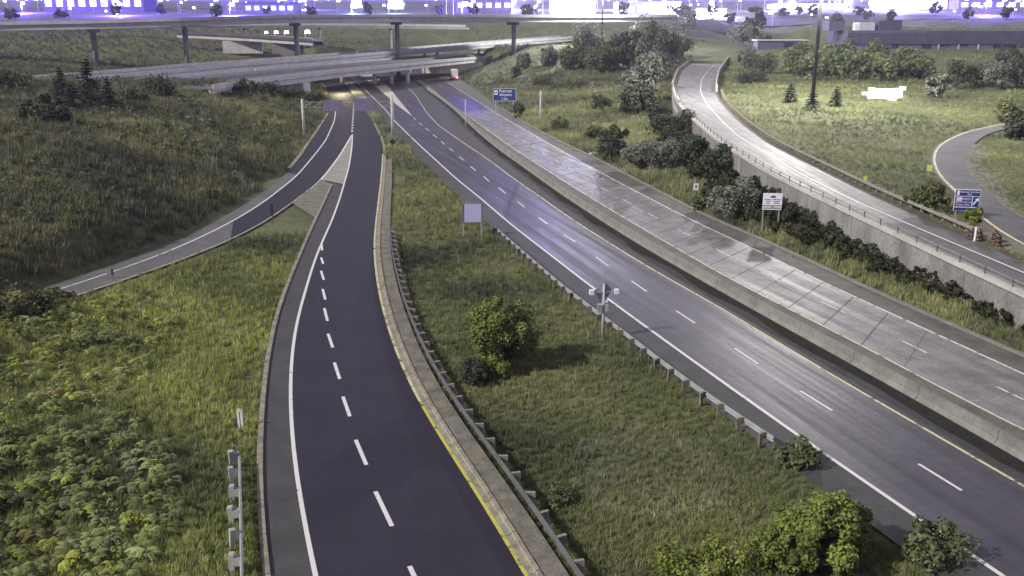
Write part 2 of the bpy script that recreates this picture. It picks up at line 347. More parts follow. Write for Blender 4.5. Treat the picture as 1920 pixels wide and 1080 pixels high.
def road_dist(q, fields):
    t = np.full(len(q), 1e9); z = np.zeros(len(q))
    for c, w in fields.values():
        lo = c[:, :2].min(0) - 40; hi = c[:, :2].max(0) + 40
        idx = np.where(((q > lo) & (q < hi)).all(1))[0]
        for i in range(0, len(idx), 20000):
            k = idx[i:i + 20000]; d = np.sqrt(((q[k][:, None] - c[None, :, :2]) ** 2).sum(-1)); j = d.argmin(1)
            tt = d[np.arange(len(k)), j] - w[j]; b = tt < t[k]
            t[k[b]] = tt[b]; z[k[b]] = c[j[b], 2]
    return t, z
def side_of(q, P):
    """signed distance to a polyline, positive on its right"""
    out = np.empty(len(q)); Nn = normals(P); S = P[::2]; Nn = Nn[::2]
    for i in range(0, len(q), 20000):
        k = q[i:i + 20000]; d2 = ((k[:, None] - S[None, :, :2]) ** 2).sum(-1); j = d2.argmin(1)
        out[i:i + 20000] = -((k - S[j, :2]) * Nn[j]).sum(1)
    return out
def terrain(q):
    q = np.asarray(q, float); zl = F_low(q); t, rz = road_dist(q, FIELD)
    mg = 2.5 + 0.012 * np.abs(q[:, 1]); w = np.clip((t - 0.4) / mg, 0, 1); w = w * w * (3 - 2 * w)
    zl = (rz - 0.14) * (1 - w) + zl * w
    zh = F_high(q); t2, rz2 = road_dist(q, HIGH_FIELD); w2 = np.clip((t2 - 0.3) / mg, 0, 1); w2 = w2 * w2 * (3 - 2 * w2)
    zh = (rz2 - 0.16) * (1 - w2) + zh * w2
    s = side_of(q, K_left); b = np.clip((s - 0.3) / 1.6, 0, 1)
    fade = np.clip((q[:, 1] - 330) / 110, 0, 1); b = np.where(q[:, 0] > 0, np.maximum(b * (1 - fade), fade * np.clip((s + 40) / 80, 0, 1)), 0)
    z = zl * (1 - b) + zh * b; td = np.minimum(t, np.where(b > 0.02, t2, 1e9))
    z += np.clip((td - .5) / 6, 0, 1) * 0.16 * (np.sin(q[:, 0] * .31 + 1.3 * np.sin(q[:, 1] * .17)) + np.sin(q[:, 1] * .23 + q[:, 0] * .11))
    return z, td, s
def TZ(x, y): return float(terrain(np.array([[x, y]]))[0][0])
def on_ground(px, py):
    """where the sight line through a pixel meets the terrain"""
    d = ray(px, py); ys = np.concatenate([np.arange(24, 160, 0.4), np.arange(160, 900, 2.0)]); t = ys / d[1]
    q = np.stack([d[0] * t, ys], 1); z = CAM_H + d[2] * t; g = terrain(q)[0]
    k = np.argmax(z <= g); 
    return Vector((q[k, 0], q[k, 1], g[k]))

mat('soil', (0.12, 0.135, 0.055), 0.95, 0.4, 0.12, col2=(0.065, 0.07, 0.036), bump=0.5, bump_scale=5)
rows = np.concatenate([np.linspace(-70, 20, 18), 20 * np.exp(np.linspace(0.02, math.log(2600 / 20), 330))])
U = np.linspace(-1, 1, 380)
gx = np.stack([U * (max(r, 25) * 0.80 + 25) for r in rows]); gy = np.repeat(rows[:, None], len(U), 1)
q = np.stack([gx.ravel(), gy.ravel()], 1); tz, tt, ts = terrain(q)
nr, nc = gx.shape
ii = (np.arange(nr - 1)[:, None] * nc + np.arange(nc - 1)[None]).ravel()
faces = np.stack([ii, ii + 1, ii + nc + 1, ii + nc], 1)
me = bpy.data.meshes.new('ground'); me.from_pydata(np.c_[q, tz].tolist(), [], faces.tolist()); me.materials.append(MATS['soil'])
me.polygons.foreach_set('use_smooth', [True] * len(me.polygons)); me.update()
ground = link('ground', me); meta(ground, 'grassy uneven ground around the roads', kind='structure')

# ------------------------------------------------------------------ roads
def structure(o, label=None): return meta(o, label, kind='structure')
def flat_quad(a, b, w, m, parent, name, dz):
    """a painted dash from a to b"""
    a, b = np.asarray(a), np.asarray(b); d = (b - a)[:2]; d /= np.linalg.norm(d); n = np.array([-d[1], d[0]]) * w / 2
    v = [(*(a[:2] + n), a[2] + dz), (*(a[:2] - n), a[2] + dz), (*(b[:2] - n), b[2] + dz), (*(b[:2] + n), b[2] + dz)]
    return mk(name, v, [(0, 1, 2, 3)], m, parent)
def dash(px0, px1, parent, h=0.0, m='paint', w=0.2): return flat_quad(G(*px0, h), G(*px1, h), w, m, parent, 'lane_dash', 0.016)

# --- exit road in the foreground
exit_road = structure(strip('exit_road', E_kerb, sub(E_right, 0, near_s(E_right, G(712, 345)), 1.0), 'asphalt_shoulder', 0.0))
E_lane = sub(E_right, 0, near_s(E_right, G(709, 252)), 1.0)
strip('lane_surface', E_white, E_lane, 'asphalt_new', 0.006, exit_road)
ribbon('edge_line', E_white, 0.1, -0.1, 'paint', 0.013, exit_road)
for a in [(768,1062,790,1110),(704,922,735,987),(667,825,687,872),(643,744,656,781),(627,680,637,711),(615,626,624,652),(608,578,614,602),(605,542,610,562),(602,508,607,525),(602,483,606,495),(603,457,604,470)]:
    dash(a[:2], a[2:], exit_road)
sY = near_s(E_right, G(760, 706))
ribbon('yellow_edge_line', sub(E_right, 0, sY - 4, 1.0), 0.02, -0.15, 'paint_yellow', 0.018, exit_road)
ribbon('worn_edge_line', sub(E_right, sY - 4, near_s(E_right, G(716, 290)), 1.0), 0.02, -0.15, 'paint_cream', 0.018, exit_road)
split_road = structure(strip('split_road', L_far, E_far, 'asphalt_new', 0.003))
g0, g1 = G(660, 249), G(664, 186)
for k in range(14):
    d = (g1 - g0) / np.linalg.norm(g1 - g0); flat_quad(g0 + d * (2 + 6 * k), g0 + d * (5 + 6 * k), 0.35, 'paint', split_road, 'lane_dash', 0.02)
# --- left ramp
left_ramp = structure(strip('left_ramp', L_near, L_inner, 'asphalt_old', 0.0))
a = near_s(L_white, G(440, 413)); b = near_s(L_inner, G(430, 453))
strip('lane_surface', sub(L_white, a, near_s(L_white, G(616, 252))), sub(L_inner, b, cum(L_inner)[-1]), 'asphalt_new', 0.006, left_ramp)
ribbon('edge_line', sub(L_white, near_s(L_white, G(330, 468)), near_s(L_white, G(631, 192))), 0.11, -0.11, 'paint', 0.016, left_ramp)
ribbon('worn_edge_line', sub(L_white, 0, near_s(L_white, G(330, 468))), 0.09, -0.09, 'paint_worn', 0.016, left_ramp)
gi = near_s(L_inner, G(585, 354))
ribbon('edge_line', sub(L_inner, gi, cum(L_inner)[-1]), 0.14, -0.12, 'paint', 0.019, left_ramp)
ribbon('worn_edge_line', sub(L_inner, 0, gi), 0.3, 0.18, 'paint_cream', 0.012, left_ramp)
# --- gore between them
gore = structure(strip('gore_paving', sub(L_inner, near_s(L_inner, G(604, 338)), cum(L_inner)[-1], .8), sub(E_white, near_s(E_white, G(645, 346)), cum(E_white)[-1], .8), 'gore_concrete', 0.010), 'pale concrete wedge where the left ramp splits off')
structure(strip('gore_island', sub(L_inner, near_s(L_inner, G(552, 380)), near_s(L_inner, G(603, 337)), .8), sub(E_kerb, near_s(E_kerb, G(594, 412)), cum(E_kerb)[-1], .8), 'apron', 0.05), 'dirty concrete island below the gore')
# --- main carriageway
B_back = offs(B_foot, -0.64)
main_road = structure(strip('main_road', offs(M_white, 2.3), resamp(B_foot, len(B_foot)), 'asphalt_shoulder', 0.0, n=240))
strip('lane_surface', M_white, M_yellow, 'asphalt_main', 0.006, main_road, n=240)
ribbon('edge_line', M_white, 0.11, -0.11, 'paint', 0.014, main_road)
ribbon('edge_line', M_yellow, 0.09, -0.09, 'paint_cream', 0.014, main_road)
for a in [(1722,870,1803,920),(1500,733,1560,770),(1377,653,1422,683),(1268,583,1303,606),(1184,527,1213,547),(1117,482,1141,499),(1058,441,1079,454),(1010,408,1026,420),(970,378,984,389),(935,352,948,363),(907,331,917,340),(882,312,892,320),(861,294,870,301),(842,278,850,284),(827,265,834,271),(812,252,819,258),(798,240,804,245),(786,230,792,235),(774,220,780,225)]:
    dash(a[:2], a[2:], main_road, w=0.16)
gm = [G(*p) for p in [(771,217),(743,196),(710,167),(690,152),(672,138)]]; gr = [G(*p) for p in [(772.5,217),(747,186),(729,163),(713,150),(692,136)]]
structure(strip('merge_gore_paving', spline(gm, 3, 0), spline(gr, 3, 0), 'concrete_pale', 0.02), 'cream concrete wedge of the merge beyond the sign gantry')
gm = [G(*p) for p in [(672,192),(664,180),(652,163),(640,148)]]; gr = [G(*p) for p in [(694,190),(676,170),(664,157),(655,147)]]
structure(strip('divider_paving', spline(gm, 3, 0), spline(gr, 3, 0), 'gore_concrete', 0.025), 'yellowish paved divider under the near overpass')
# --- right carriageway of concrete slabs
Rn = 260; RL, RR = resamp(R_left, Rn), resamp(R_right, Rn); RC = (RL + RR) / 2
concrete_road = structure(strip('concrete_road', B_back, R_kerb, 'shoulder_concrete', 0.0, n=240))
strip('lane_bed', RL, RR, 'joint', 0.004, concrete_road)
DC = cum(RC); s0 = near_s(RC, G(1700, 645)); s1 = near_s(RC, G(1010, 266)); step = 4.35
nslab = int((s1 - s0) / step)
def at_s(P, s): return np.array([np.interp(s, DC, P[:, k]) for k in range(3)])
for k in range(nslab):
    a, b = s0 + k * step + 0.035, s0 + (k + 1) * step - 0.035
    for (p, o0), (q2, o1) in (((RL, 0.0), (RC, 0.03)), ((RC, 0.03), (RR, 0.0))):
        c = [at_s(p, a), at_s(p, b), at_s(q2, b), at_s(q2, a)]
        cc = sum(c) / 4; c = [x + (cc - x) * 0.008 for x in c]; j = random.uniform(-.002, .003)
        top = [(*x[:2], x[2] + 0.012 + j) for x in c]; bot = [(*x[:2], x[2] - 0.02) for x in c]
        mk('road_slab', top + bot, [(3, 2, 1, 0), (0, 1, 5, 4), (1, 2, 6, 5), (2, 3, 7, 6), (3, 0, 4, 7)], 'slab_concrete', concrete_road)
iN = np.searchsorted(DC, s0); iF = np.searchsorted(DC, s0 + nslab * step)
strip('lane_surface', RL[:iN + 1], RR[:iN + 1], 'slab_concrete', 0.013, concrete_road)
iG = np.searchsorted(DC, s0 + nslab * step + 70)
strip('lane_surface', RL[iF:iG + 1], RR[iF:iG + 1], 'slab_concrete', 0.013, concrete_road)
strip('lane_surface', RL[iG:], RR[iG:], 'asphalt_main', 0.013, concrete_road)
ribbon('edge_line', RL, 0.12, -0.06, 'paint_cream', 0.019, concrete_road)
ribbon('edge_line', RR, 0.08, -0.10, 'paint_worn', 0.019, concrete_road)
sd = near_s(RC, G(1688, 641))
for k in range(-6, 34):
    a = sd + 9 * k
    if 0 < a < DC[-1] - 4: flat_quad(at_s(RC, a), at_s(RC, a - 3 if a > 3 else a + 3), 0.13, 'paint_worn', concrete_road, 'lane_dash', 0.020)
# --- median barrier's cast shadow, painted as a dark strip along its foot
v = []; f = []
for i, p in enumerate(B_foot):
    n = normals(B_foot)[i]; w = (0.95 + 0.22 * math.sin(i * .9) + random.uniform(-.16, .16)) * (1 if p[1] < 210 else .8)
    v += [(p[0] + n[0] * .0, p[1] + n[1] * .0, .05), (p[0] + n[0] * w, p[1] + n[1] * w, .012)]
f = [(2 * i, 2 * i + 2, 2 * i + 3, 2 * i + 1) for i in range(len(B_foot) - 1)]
structure(mk('barrier_shadow_strip', v, f, 'shadow_dark'), 'painted cast shadow along the foot of the median barrier')

# --- elevated ramp on the right with its retaining wall
ramp = structure(strip('elevated_ramp', offs(K_left, 0.1), K_right, 'ramp_concrete', 0.0, n=220))
KD = near_s(K_left, G(1640, 422, 3.2)); KW = near_s(K_white, G(1700, 421, 3.1)); KR = near_s(K_right, G(1720, 405, 3.25))
strip('near_surface', sub(K_left, 0, KD), sub(K_right, 0, KR), 'asphalt_old', 0.006, ramp)
ribbon('edge_line', K_white, 0.10, -0.12, 'paint', 0.05, ramp)
ribbon('worn_edge_line', sub(K_left, 0, cum(K_left)[-1]), -0.45, -0.60, 'paint_cream', 0.014, ramp)
ke = near_s(K_left, G(1350, 267, 4.6)); kw = near_s(K_white, G(1387, 257, 4.8)); 
for k in range(9):
    a0, a1 = KD + (ke - KD) * k / 9 + .04, KD + (ke - KD) * (k + 1) / 9 - .04; b0, b1 = KW + (kw - KW) * k / 9 + .04, KW + (kw - KW) * (k + 1) / 9 - .04
    o = strip('road_slab', offs(sub(K_left, a0, a1), -0.62), offs(sub(K_white, b0, b1), 0.14), 'ramp_concrete', 0.010, ramp)
wall = empty('retaining_wall', tuple(K_left[np.searchsorted(cum(K_left), 90)]))
meta(wall, 'long stained concrete retaining wall carrying the curving ramp', 'retaining wall')
wl = wall.location.copy()
def under(o, root):                       # parent keeping the place
    o.parent = root; o.matrix_parent_inverse = Matrix.Translation(-Vector(root.location)); return o
LW = near_s(K_left, G(1266, 150, 6.5)); n = int(LW / 9)
for k in range(n):
    P = sub(K_left, k * 9 + .03, (k + 1) * 9 - .03, 3.0); z = P[:, 2].copy(); v = []
    for i in range(len(P)):
        nn = normals(P)[i]
        for o, top in ((0.02, 1), (0.40, 1), (0.40, 0), (0.02, 0)): v.append((P[i, 0] + nn[0] * o, P[i, 1] + nn[1] * o, z[i] + 0.20 if top else -0.6))
    f = [(4 * i + j, 4 * i + (j + 1) % 4, 4 * i + 4 + (j + 1) % 4, 4 * i + 4 + j) for i in range(len(P) - 1) for j in range(4)] + [(3, 2, 1, 0), tuple(4 * (len(P) - 1) + j for j in range(4))]
    under(mk('wall_panel', v, f, 'concrete_wall'), wall)
v, f = sweep(sub(K_left, 0, LW, 2.0), [(-0.12, .0), (-0.12, .42), (0.55, .42), (0.55, .12), (.42, .0)]); under(mk('coping', v, f, 'concrete_pale'), wall)
rail = empty('railing', wl); meta(rail, 'thin two-pipe metal railing along the top of the retaining wall', 'railing')
PR = offs(sub(K_left, 0, near_s(K_left, G(1275, 197, 5.6)), 2.0), 0.25)
for z in (.62, .95):
    v, f = sweep(PR, [(-.025, z - .025), (.025, z - .025), (.025, z + .025), (-.025, z + .025)]); under(mk('rail_pipe', v, f, 'timber'), rail)
pm = MB().box((-.035, -.035, .28), (.045, .045, 1.0)).build('post', 'steel_dark', None); pmesh = pm.data
bpy.data.objects.remove(pm)
D = cum(PR)
for s in np.arange(1, D[-1], 3.0):
    o = link('post', pmesh, rail); p = [np.interp(s, D, PR[:, k]) for k in range(3)]; o.location = Vector(p) - wl
par = empty('ramp_parapet', tuple(K_left[np.searchsorted(cum(K_left), near_s(K_left, G(1262, 160, 6.3)))])); meta(par, 'pale lit concrete parapet on the outer side of the ramp bend', 'parapet')
s_a = near_s(K_left, G(1275, 197, 5.6)); s_b = near_s(K_left, G(1310, 106, 8.0)); S = np.linspace(s_a, s_b, 14)
for k in range(13):
    v, f = sweep(sub(K_left, S[k] + .03, S[k + 1] - .03, 3.0), [(.0, .0), (.10, .95), (.36, .95), (.42, -2.0), (.0, -2.0)]); under(mk('parapet_segment', v, f, 'concrete_pale'), par)
par2 = empty('ramp_parapet', tuple(K_right[np.searchsorted(cum(K_right), near_s(K_right, G(1345, 140, 6.9)))])); meta(par2, 'white lit concrete parapet on the inner side of the ramp bend', 'parapet')
s_a = near_s(K_right, G(1341, 172, 6.1)); s_b = near_s(K_right, G(1366, 112, 7.9)); S = np.linspace(s_a, s_b, 10)
for k in range(9):
    v, f = sweep(sub(K_right, S[k] + .03, S[k + 1] - .03, 3.0), [(-.42, -.6), (-.40, 1.5), (-.10, 1.5), (.0, .0), (.0, -.6)]); under(mk('parapet_segment', v, f, 'concrete_pale'), par2)
# --- loop ramp at the right edge
loop = structure(strip('loop_ramp', Q_left, Q_right, 'asphalt_old', 0.0))
ribbon('worn_edge_line', Q_left, -0.25, -0.55, 'paint_cream', 0.012, loop)
ap = [G(*p) for p in [(1990,440,2.6),(1935,400,2.8),(1880,352,3.3),(1866,325,3.5),(1863,300,3.7),(1868,275,3.9)]]
structure(strip('loop_apron', sub(Q_right, near_s(Q_right, G(1990, 450, 2.5)), near_s(Q_right, G(1825, 270, 4.0))), spline(ap, 1.5, 1), 'apron', 0.03), 'worn paved apron inside the loop ramp')
structure(strip('ramp_gore', sub(K_right, 0, near_s(K_right, G(1822, 449, 2.9))), sub(Q_left, 0, near_s(Q_left, G(1838, 414, 3.0))), 'apron', 0.02), 'dirty paved wedge between the two right-hand ramps')
ribbon('dirt_verge', offs(K_right, -0.0), -0.0, -1.3, 'dirt', 0.015, ramp)

# ------------------------------------------------------------------ kerbs, barrier, guide rails
def blocks(name, label, P, prof, length, m, part, gap=.02, s0=0.0, s1=None, cat=None):
    root = empty(name, tuple(P[len(P) // 3])); meta(root, label, cat, kind=None if cat else 'structure')
    D = cum(P)[-1] if s1 is None else s1; S = np.arange(s0, D - length * .5, length)
    for s in S:
        v, f = sweep(sub(P, s + gap, min(s + length - gap, D), 1.5), prof); under(mk(part, v, f, m), root)
    return root
blocks('kerb', 'pale concrete kerb along the left edge of the exit road', E_kerb, [(0, -.1), (.03, .12), (.30, .12), (.33, -.1)], 3.0, 'kerb', 'kerb_block')
blocks('kerb', 'light concrete gutter and kerb along the right edge of the exit road', sub(E_right, 0, near_s(E_right, G(700, 232)), 1.0), [(-.15, -.1), (-.15, .012), (-.42, .02), (-.45, .15), (-.62, .16), (-.64, -.1)], 3.0, 'kerb', 'kerb_block')
apron = structure(ribbon('paved_strip', sub(E_right, 0, near_s(E_right, G(716, 300)), 1.0), -.62, -1.6, 'apron', 0.10), 'mossy paved strip behind the right-hand kerb of the exit road')
blocks('kerb', 'pale kerb on the outer edge of the left ramp', sub(L_outer, near_s(L_outer, G(545, 317)), near_s(L_outer, G(618, 212))), [(0, -.1), (.0, .15), (.55, .15), (.6, -.1)], 6.0, 'kerb', 'kerb_block')
blocks('kerb', 'low kerb along the right edge of the concrete carriageway', R_kerb, [(0, -.1), (0, .13), (-.35, .13), (-.4, -.1)], 6.0, 'concrete', 'kerb_block', s1=near_s(R_kerb, G(940, 204)))
JERSEY = [(0, -.05), (0, .08), (-.17, .31), (-.21, .82), (-.43, .82), (-.47, .31), (-.64, .08), (-.64, -.05)]
blocks('median_barrier', 'long beige concrete barrier between the two carriageways', B_foot, JERSEY, 6.0, 'concrete', 'barrier_segment', s1=near_s(B_foot, G(800, 168)), cat='barrier')

WB = [(.03, .40), (.09, .47), (.02, .53), (.02, .58), (.09, .64), (.03, .71), (-.01, .71), (.04, .64), (-.03, .58), (-.03, .53), (.04, .47), (-.01, .40)]
def guard(name, label, P, behind, post_m='timber', rail_m='steel', spacing=1.9, post=(.15, .20), ptop=.74):
    """W-beam rail facing the road; posts stand on the other side (behind = +1 left, -1 right)"""
    root = empty(name, tuple(P[len(P) // 2])); meta(root, label, 'guide rail'); D = cum(P); o0 = Vector(root.location)
    face = [(x * -behind, z) for x, z in WB]
    if behind > 0: face = face[::-1]
    for s in np.arange(0, D[-1] - 2, 3.81):
        v, f = sweep(sub(P, s, min(s + 3.83, D[-1]), 1.3), face); under(mk('rail_panel', v, f, rail_m), root)
    b = MB().box((-post[0] / 2, -.02, .36), (post[0] / 2, .24, .70)).build('x', post_m).data
    q = MB().box((-post[0] / 2, .24, -.4), (post[0] / 2, .24 + post[1], ptop)).build('x', post_m).data
    for o in [x for x in COL.objects if x.name.startswith('x')]: bpy.data.objects.remove(o)
    N = normals(P)
    for s in np.arange(.6, D[-1], spacing):
        p = np.array([np.interp(s, D, P[:, k]) for k in range(3)]); nn = np.array([np.interp(s, D, N[:, k]) for k in range(2)]) * behind
        rz = math.atan2(nn[1], nn[0]) - math.pi / 2
        po = link('post', q, root); po.location = Vector(p) - o0; po.rotation_euler = (random.uniform(-.07, .07), random.uniform(-.08, .08), rz + random.uniform(-.25, .25))
        bo = link('spacer_block', b, po)
    return root
G1 = px_line([(452,1120),(451,1060),(450,1000),(449,930),(448,880),(447,842)], h=.68, step=.8, smooth=1, ext0=15); G1[:, 2] = 0.0
guard('guide_rail', 'steel guide rail with pale blocks in the grass left of the exit road', G1, 1, 'steel_pale', 'steel_pale', 1.9, (.26, .22), .86)
PE = offs(sub(E_right, 0, near_s(E_right, G(707, 440)), 1.0), -1.72); PE[:, 2] = 0.05
guard('guide_rail', 'guide rail on short posts between the exit road and the grass median', PE, -1, 'timber', 'steel_dark', 1.9, (.15, .20), .70)
G3 = px_line([(1450,818),(1335,746),(1277,702),(1200,643),(1127,585),(1060,540),(1005,490),(960,452),(928,424)], h=.7, step=1.0, smooth=2); G3[:, 2] = -.02
guard('guide_rail', 'weathered guide rail along the left shoulder of the main carriageway', G3, 1, 'post_wood', 'steel', 1.9, (.15, .16), .66)
PK = offs(sub(K_right, near_s(K_right, G(1822, 449, 2.9)), near_s(K_right, G(1341, 172, 6.1)), 1.5), -1.1)
guard('guide_rail', 'dark guide rail along the inner edge of the elevated ramp', PK, -1, 'timber', 'timber', 1.9)
# ------------------------------------------------------------------ overpasses
def sweep_abs(P, prof):                    # profile heights are absolute offsets from P's own height
    return sweep(P, prof)
def deck_bridge(name, label, N0, width, depth, face_m, deck_m, seg=12.0, parapet=0.95, mid=True, cat='bridge'):
    """N0: near edge at deck level; the deck reaches width metres to its left"""
    root = empty(name, tuple(N0[len(N0) // 2])); meta(root, label, cat)
    v, f = sweep(N0, [(.0, 0), (width, 0), (width, -.35), (.0, -.35)]); under(mk('deck', v, f, deck_m), root)
    D = cum(N0)[-1]
    for s in np.arange(0, D - 3, seg):
        P = sub(N0, s + .04, min(s + seg - .04, D), 3.0)
        v, f = sweep(P, [(-.25, -.30), (-.25, parapet), (.12, parapet), (.2, .003), (.2, -.30)]); under(mk('parapet_segment', v, f, face_m), root)
        v, f = sweep(P, [(width - .2, .003), (width - .12, parapet), (width + .25, parapet), (width + .25, -.3), (width - .2, -.3)]); under(mk('parapet_segment', v, f, face_m), root)
    for o in ([.45, width * .5, width - 1.1] if mid else [.45, width - 1.1]):
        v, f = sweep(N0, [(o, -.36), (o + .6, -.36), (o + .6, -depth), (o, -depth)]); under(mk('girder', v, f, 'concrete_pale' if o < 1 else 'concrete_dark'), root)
    if mid:
        v, f = sweep(N0, [(width * .5 - .3, .003), (width * .5 - .1, .85), (width * .5 + .1, .85), (width * .5 + .3, .003)]); under(mk('median_barrier', v, f, 'concrete'), root)
    for o in (1.2, width - 1.2): under(ribbon('edge_line', N0, o, o + .2, 'paint_worn', .012), root)
    return root
def columns(root, pts, r, top_drop, m='concrete_pale', n=12, cap=None):
    for (x, y, zt) in pts:
        zb = TZ(x, y) - .5
        under(MB().tube((x, y, zb), (x, y, zt - top_drop), r * 1.05, r, n).build('pier', m, None, True), root)
NA = [G(px, y, 5.5) for px, y in [(400,180),(480,167),(570,154.5),(630,146),(720,136),(807,126),(911,115),(960,110.5),(1030,105)]]
NA = spline(NA, 4, 2); NA[:, 2] = 7.15
bA = deck_bridge('near_overpass', 'pale concrete overpass crossing just beyond the sign gantry', NA, 30.0, 1.75, 'concrete_pale', 'asphalt_old')
sA = near_s(NA, G(773, 130, 5.5))
pA = sub(NA, sA, sA + .1)[0]; nA = normals(NA)[np.searchsorted(cum(NA), sA)]
for o in (1.5, 8, 15, 22, 28.5):
    x, y = pA[:2] + nA * o; zb = TZ(x, y) - .4
    under(MB().tube((x, y, zb), (x, y, 5.2), .75, .75, 12).build('pier', 'concrete_pale', None, True), bA)
a, b = pA[:2] + nA * .2, pA[:2] + nA * 29.5
v, f = sweep(np.array([[*a, 0], [*((a + b) / 2), 0], [*b, 0]]), [(-.7, 4.6), (.7, 4.6), (.7, 5.38), (-.7, 5.38)]); under(mk('pier_cap', v, f, 'concrete_pale'), bA)
for px, wid in ((559, 5.0), (905, 6.0)):
    s = near_s(NA, G(px, 154.5 if px < 600 else 115.5, 5.5)); P = sub(NA, s - wid / 2, s + wid / 2, 1.0)
    v, f = sweep(P, [(-.5, -7.2), (-.5, -1.77), (29.8, -1.77), (29.8, -7.2)]); under(mk('abutment', v, f, 'concrete_pale'), bA)
NB = spline([A(*p) for p in [(150,150,222),(207,146,240),(343,133,285),(433,124,318),(552,115,355),(730,99.5,410),(960,80,480),(1052,73,515),(1130,66,550)]], 5, 2)
bB = deck_bridge('middle_overpass', 'long pale overpass climbing behind the near one', NB, 14.0, 1.6, 'concrete_pale', 'asphalt_shoulder', mid=False)
for px in (620, 800, 900):
    s = near_s(NB, A(px, 90, 370 + (px - 552) * .3)); p = sub(NB, s, s + .1)[0]; nn = normals(NB)[np.searchsorted(cum(NB), s)]
    for o in (3, 11):
        x, y = p[:2] + nn * o
        if TZ(x, y) < p[2] - 2.5: under(MB().tube((x, y, TZ(x, y) - .5), (x, y, p[2] - 1.6), .7, .7, 10).build('pier', 'concrete_pale', None, True), bB)
NC = spline([A(*p) for p in [(-160,49,348),(0,45.5,355),(160,43,358),(345,37.5,364),(555,32,385),(762,30.5,410),(980,31.5,430),(1150,31.5,455),(1270,31,480)]], 5, 2)
bC = deck_bridge('high_flyover', 'high flyover crossing the whole view on tall slender piers', NC, 13.0, 2.3, 'concrete_pale', 'ramp_concrete', mid=False, seg=15)
for px in (160, 345, 555, 762, 980):
    s = near_s(NC, A(px, 40, 356 + max(0, px - 250) * .1)); p = sub(NC, s, s + .1)[0]; nn = normals(NC)[np.searchsorted(cum(NC), s)]
    x, y = p[:2] + nn * 5.5; zb = TZ(x, y) - .6
    under(MB().tube((x, y, zb), (x, y, p[2] - 3.4), 1.05, 1.05, 14).build('pier', 'concrete', None, True), bC)
    a, b = p[:2] + nn * 1.4, p[:2] + nn * 11.5
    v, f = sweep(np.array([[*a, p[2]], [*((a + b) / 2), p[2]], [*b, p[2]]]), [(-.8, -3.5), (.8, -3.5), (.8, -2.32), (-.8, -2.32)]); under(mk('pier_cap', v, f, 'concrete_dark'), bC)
ND = spline([A(*p) for p in [(180,49,450),(340,47.5,462),(560,47,475),(740,48,488),(880,50,500)]], 6, 2)
bD = deck_bridge('far_ramp_bridge', 'thin pale ramp bridge seen under the high flyover', ND, 9.0, 1.4, 'concrete_pale', 'asphalt_old', mid=False, seg=20)
for px in (460, 594, 738):
    s = near_s(ND, A(px, 48, 462 + (px - 340) * .07)); p = sub(ND, s, s + .1)[0]; x, y = p[0], p[1] + 4
    under(MB().tube((x, y, TZ(x, y) - .6), (x, y, p[2] - 1.4), .8, .8, 10).build('pier', 'concrete_pale', None, True), bD)
NU = spline([A(*p) for p in [(330,62,440),(420,66,432),(500,71,424),(585,77,416)]], 5, 2)
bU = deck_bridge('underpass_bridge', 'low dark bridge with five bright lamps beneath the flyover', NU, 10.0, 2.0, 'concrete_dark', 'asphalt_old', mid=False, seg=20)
for px, y, Y, w, hh, m in ((455, 96, 432, 9, 4.6, 'concrete_pale'), (540, 97, 424, 7, 4.2, 'concrete')):
    p = A(px, y, Y); under(MB().box((p[0] - w, p[1], p[2] - 1), (p[0] + w, p[1] + 1.2, p[2] + hh)).build('abutment', m), bU)
# lamps fixed under the near overpass: their warm pools show on the paving below
for px, lb in ((655, 'warm lamp fixed under the near overpass above the exit lanes'), (735, 'warm lamp fixed under the near overpass above the merge')):
    s = near_s(NA, G(px, 143, 5.5)); p = sub(NA, s, s + .1)[0]; nn = normals(NA)[np.searchsorted(cum(NA), s)]; x, y = p[:2] + nn * 5
    r = empty('underpass_lamp', (x, y, 5.55)); meta(r, lb, 'lamp', 'lamps under the near overpass')
    MB().box((-.5, -.2, -.22), (.5, .2, .0)).build('housing', 'steel_dark', r); MB().box((-.45, -.15, -.26), (.45, .15, -.225)).build('lens', 'head_white', r)
    l = bpy.data.lights.new('lamp_light', 'POINT'); l.energy = 2600; l.color = (1, .86, .50); l.shadow_soft_size = .3; lo = link('lamp_light', l, r); lo.location = (0, 0, -.6)
# the five lamps on it
def street_lamp(base, hgt, head, m, label, group, watt=0, col=(1, 1, 1), arm=1.2, name='street_lamp'):
    r = empty(name, base); meta(r, label, 'street lamp', group)
    MB().tube((0, 0, -.3), (0, 0, hgt), .11, .07, 8).build('pole', 'steel', r)
    MB().tube((0, 0, hgt - .1), (arm, 0, hgt + .1), .05, .05, 6).build('arm', 'steel', r)
    MB().box((arm - .2, -head * .5, hgt - head * .35), (arm + head, head * .5, hgt + head * .45), taper=.8).build('lamp_head', m, r)
    if watt:
        l = bpy.data.lights.new('lamp_light', 'POINT'); l.energy = watt; l.color = col; l.shadow_soft_size = .6
        lo = link('lamp_light', l, r); lo.location = (arm, 0, hgt - head - .3)
    return r
for i, (px, py, hd) in enumerate(((492, 61.5, .9), (510, 61.5, 1.3), (529, 61.5, 1.4), (548, 61.5, 1.3), (568, 61, 1.7))):
    p = A(px, py, 426 - i * 1.0); s = near_s(NU, p); zb = float(np.interp(s, cum(NU), NU[:, 2]))
    street_lamp((p[0], p[1] + 4, zb), p[2] - zb + .2, hd, 'lamp_white', 'bright white lamp in the row of five on the low dark bridge', 'row of five lamps on the underpass bridge', arm=.4)

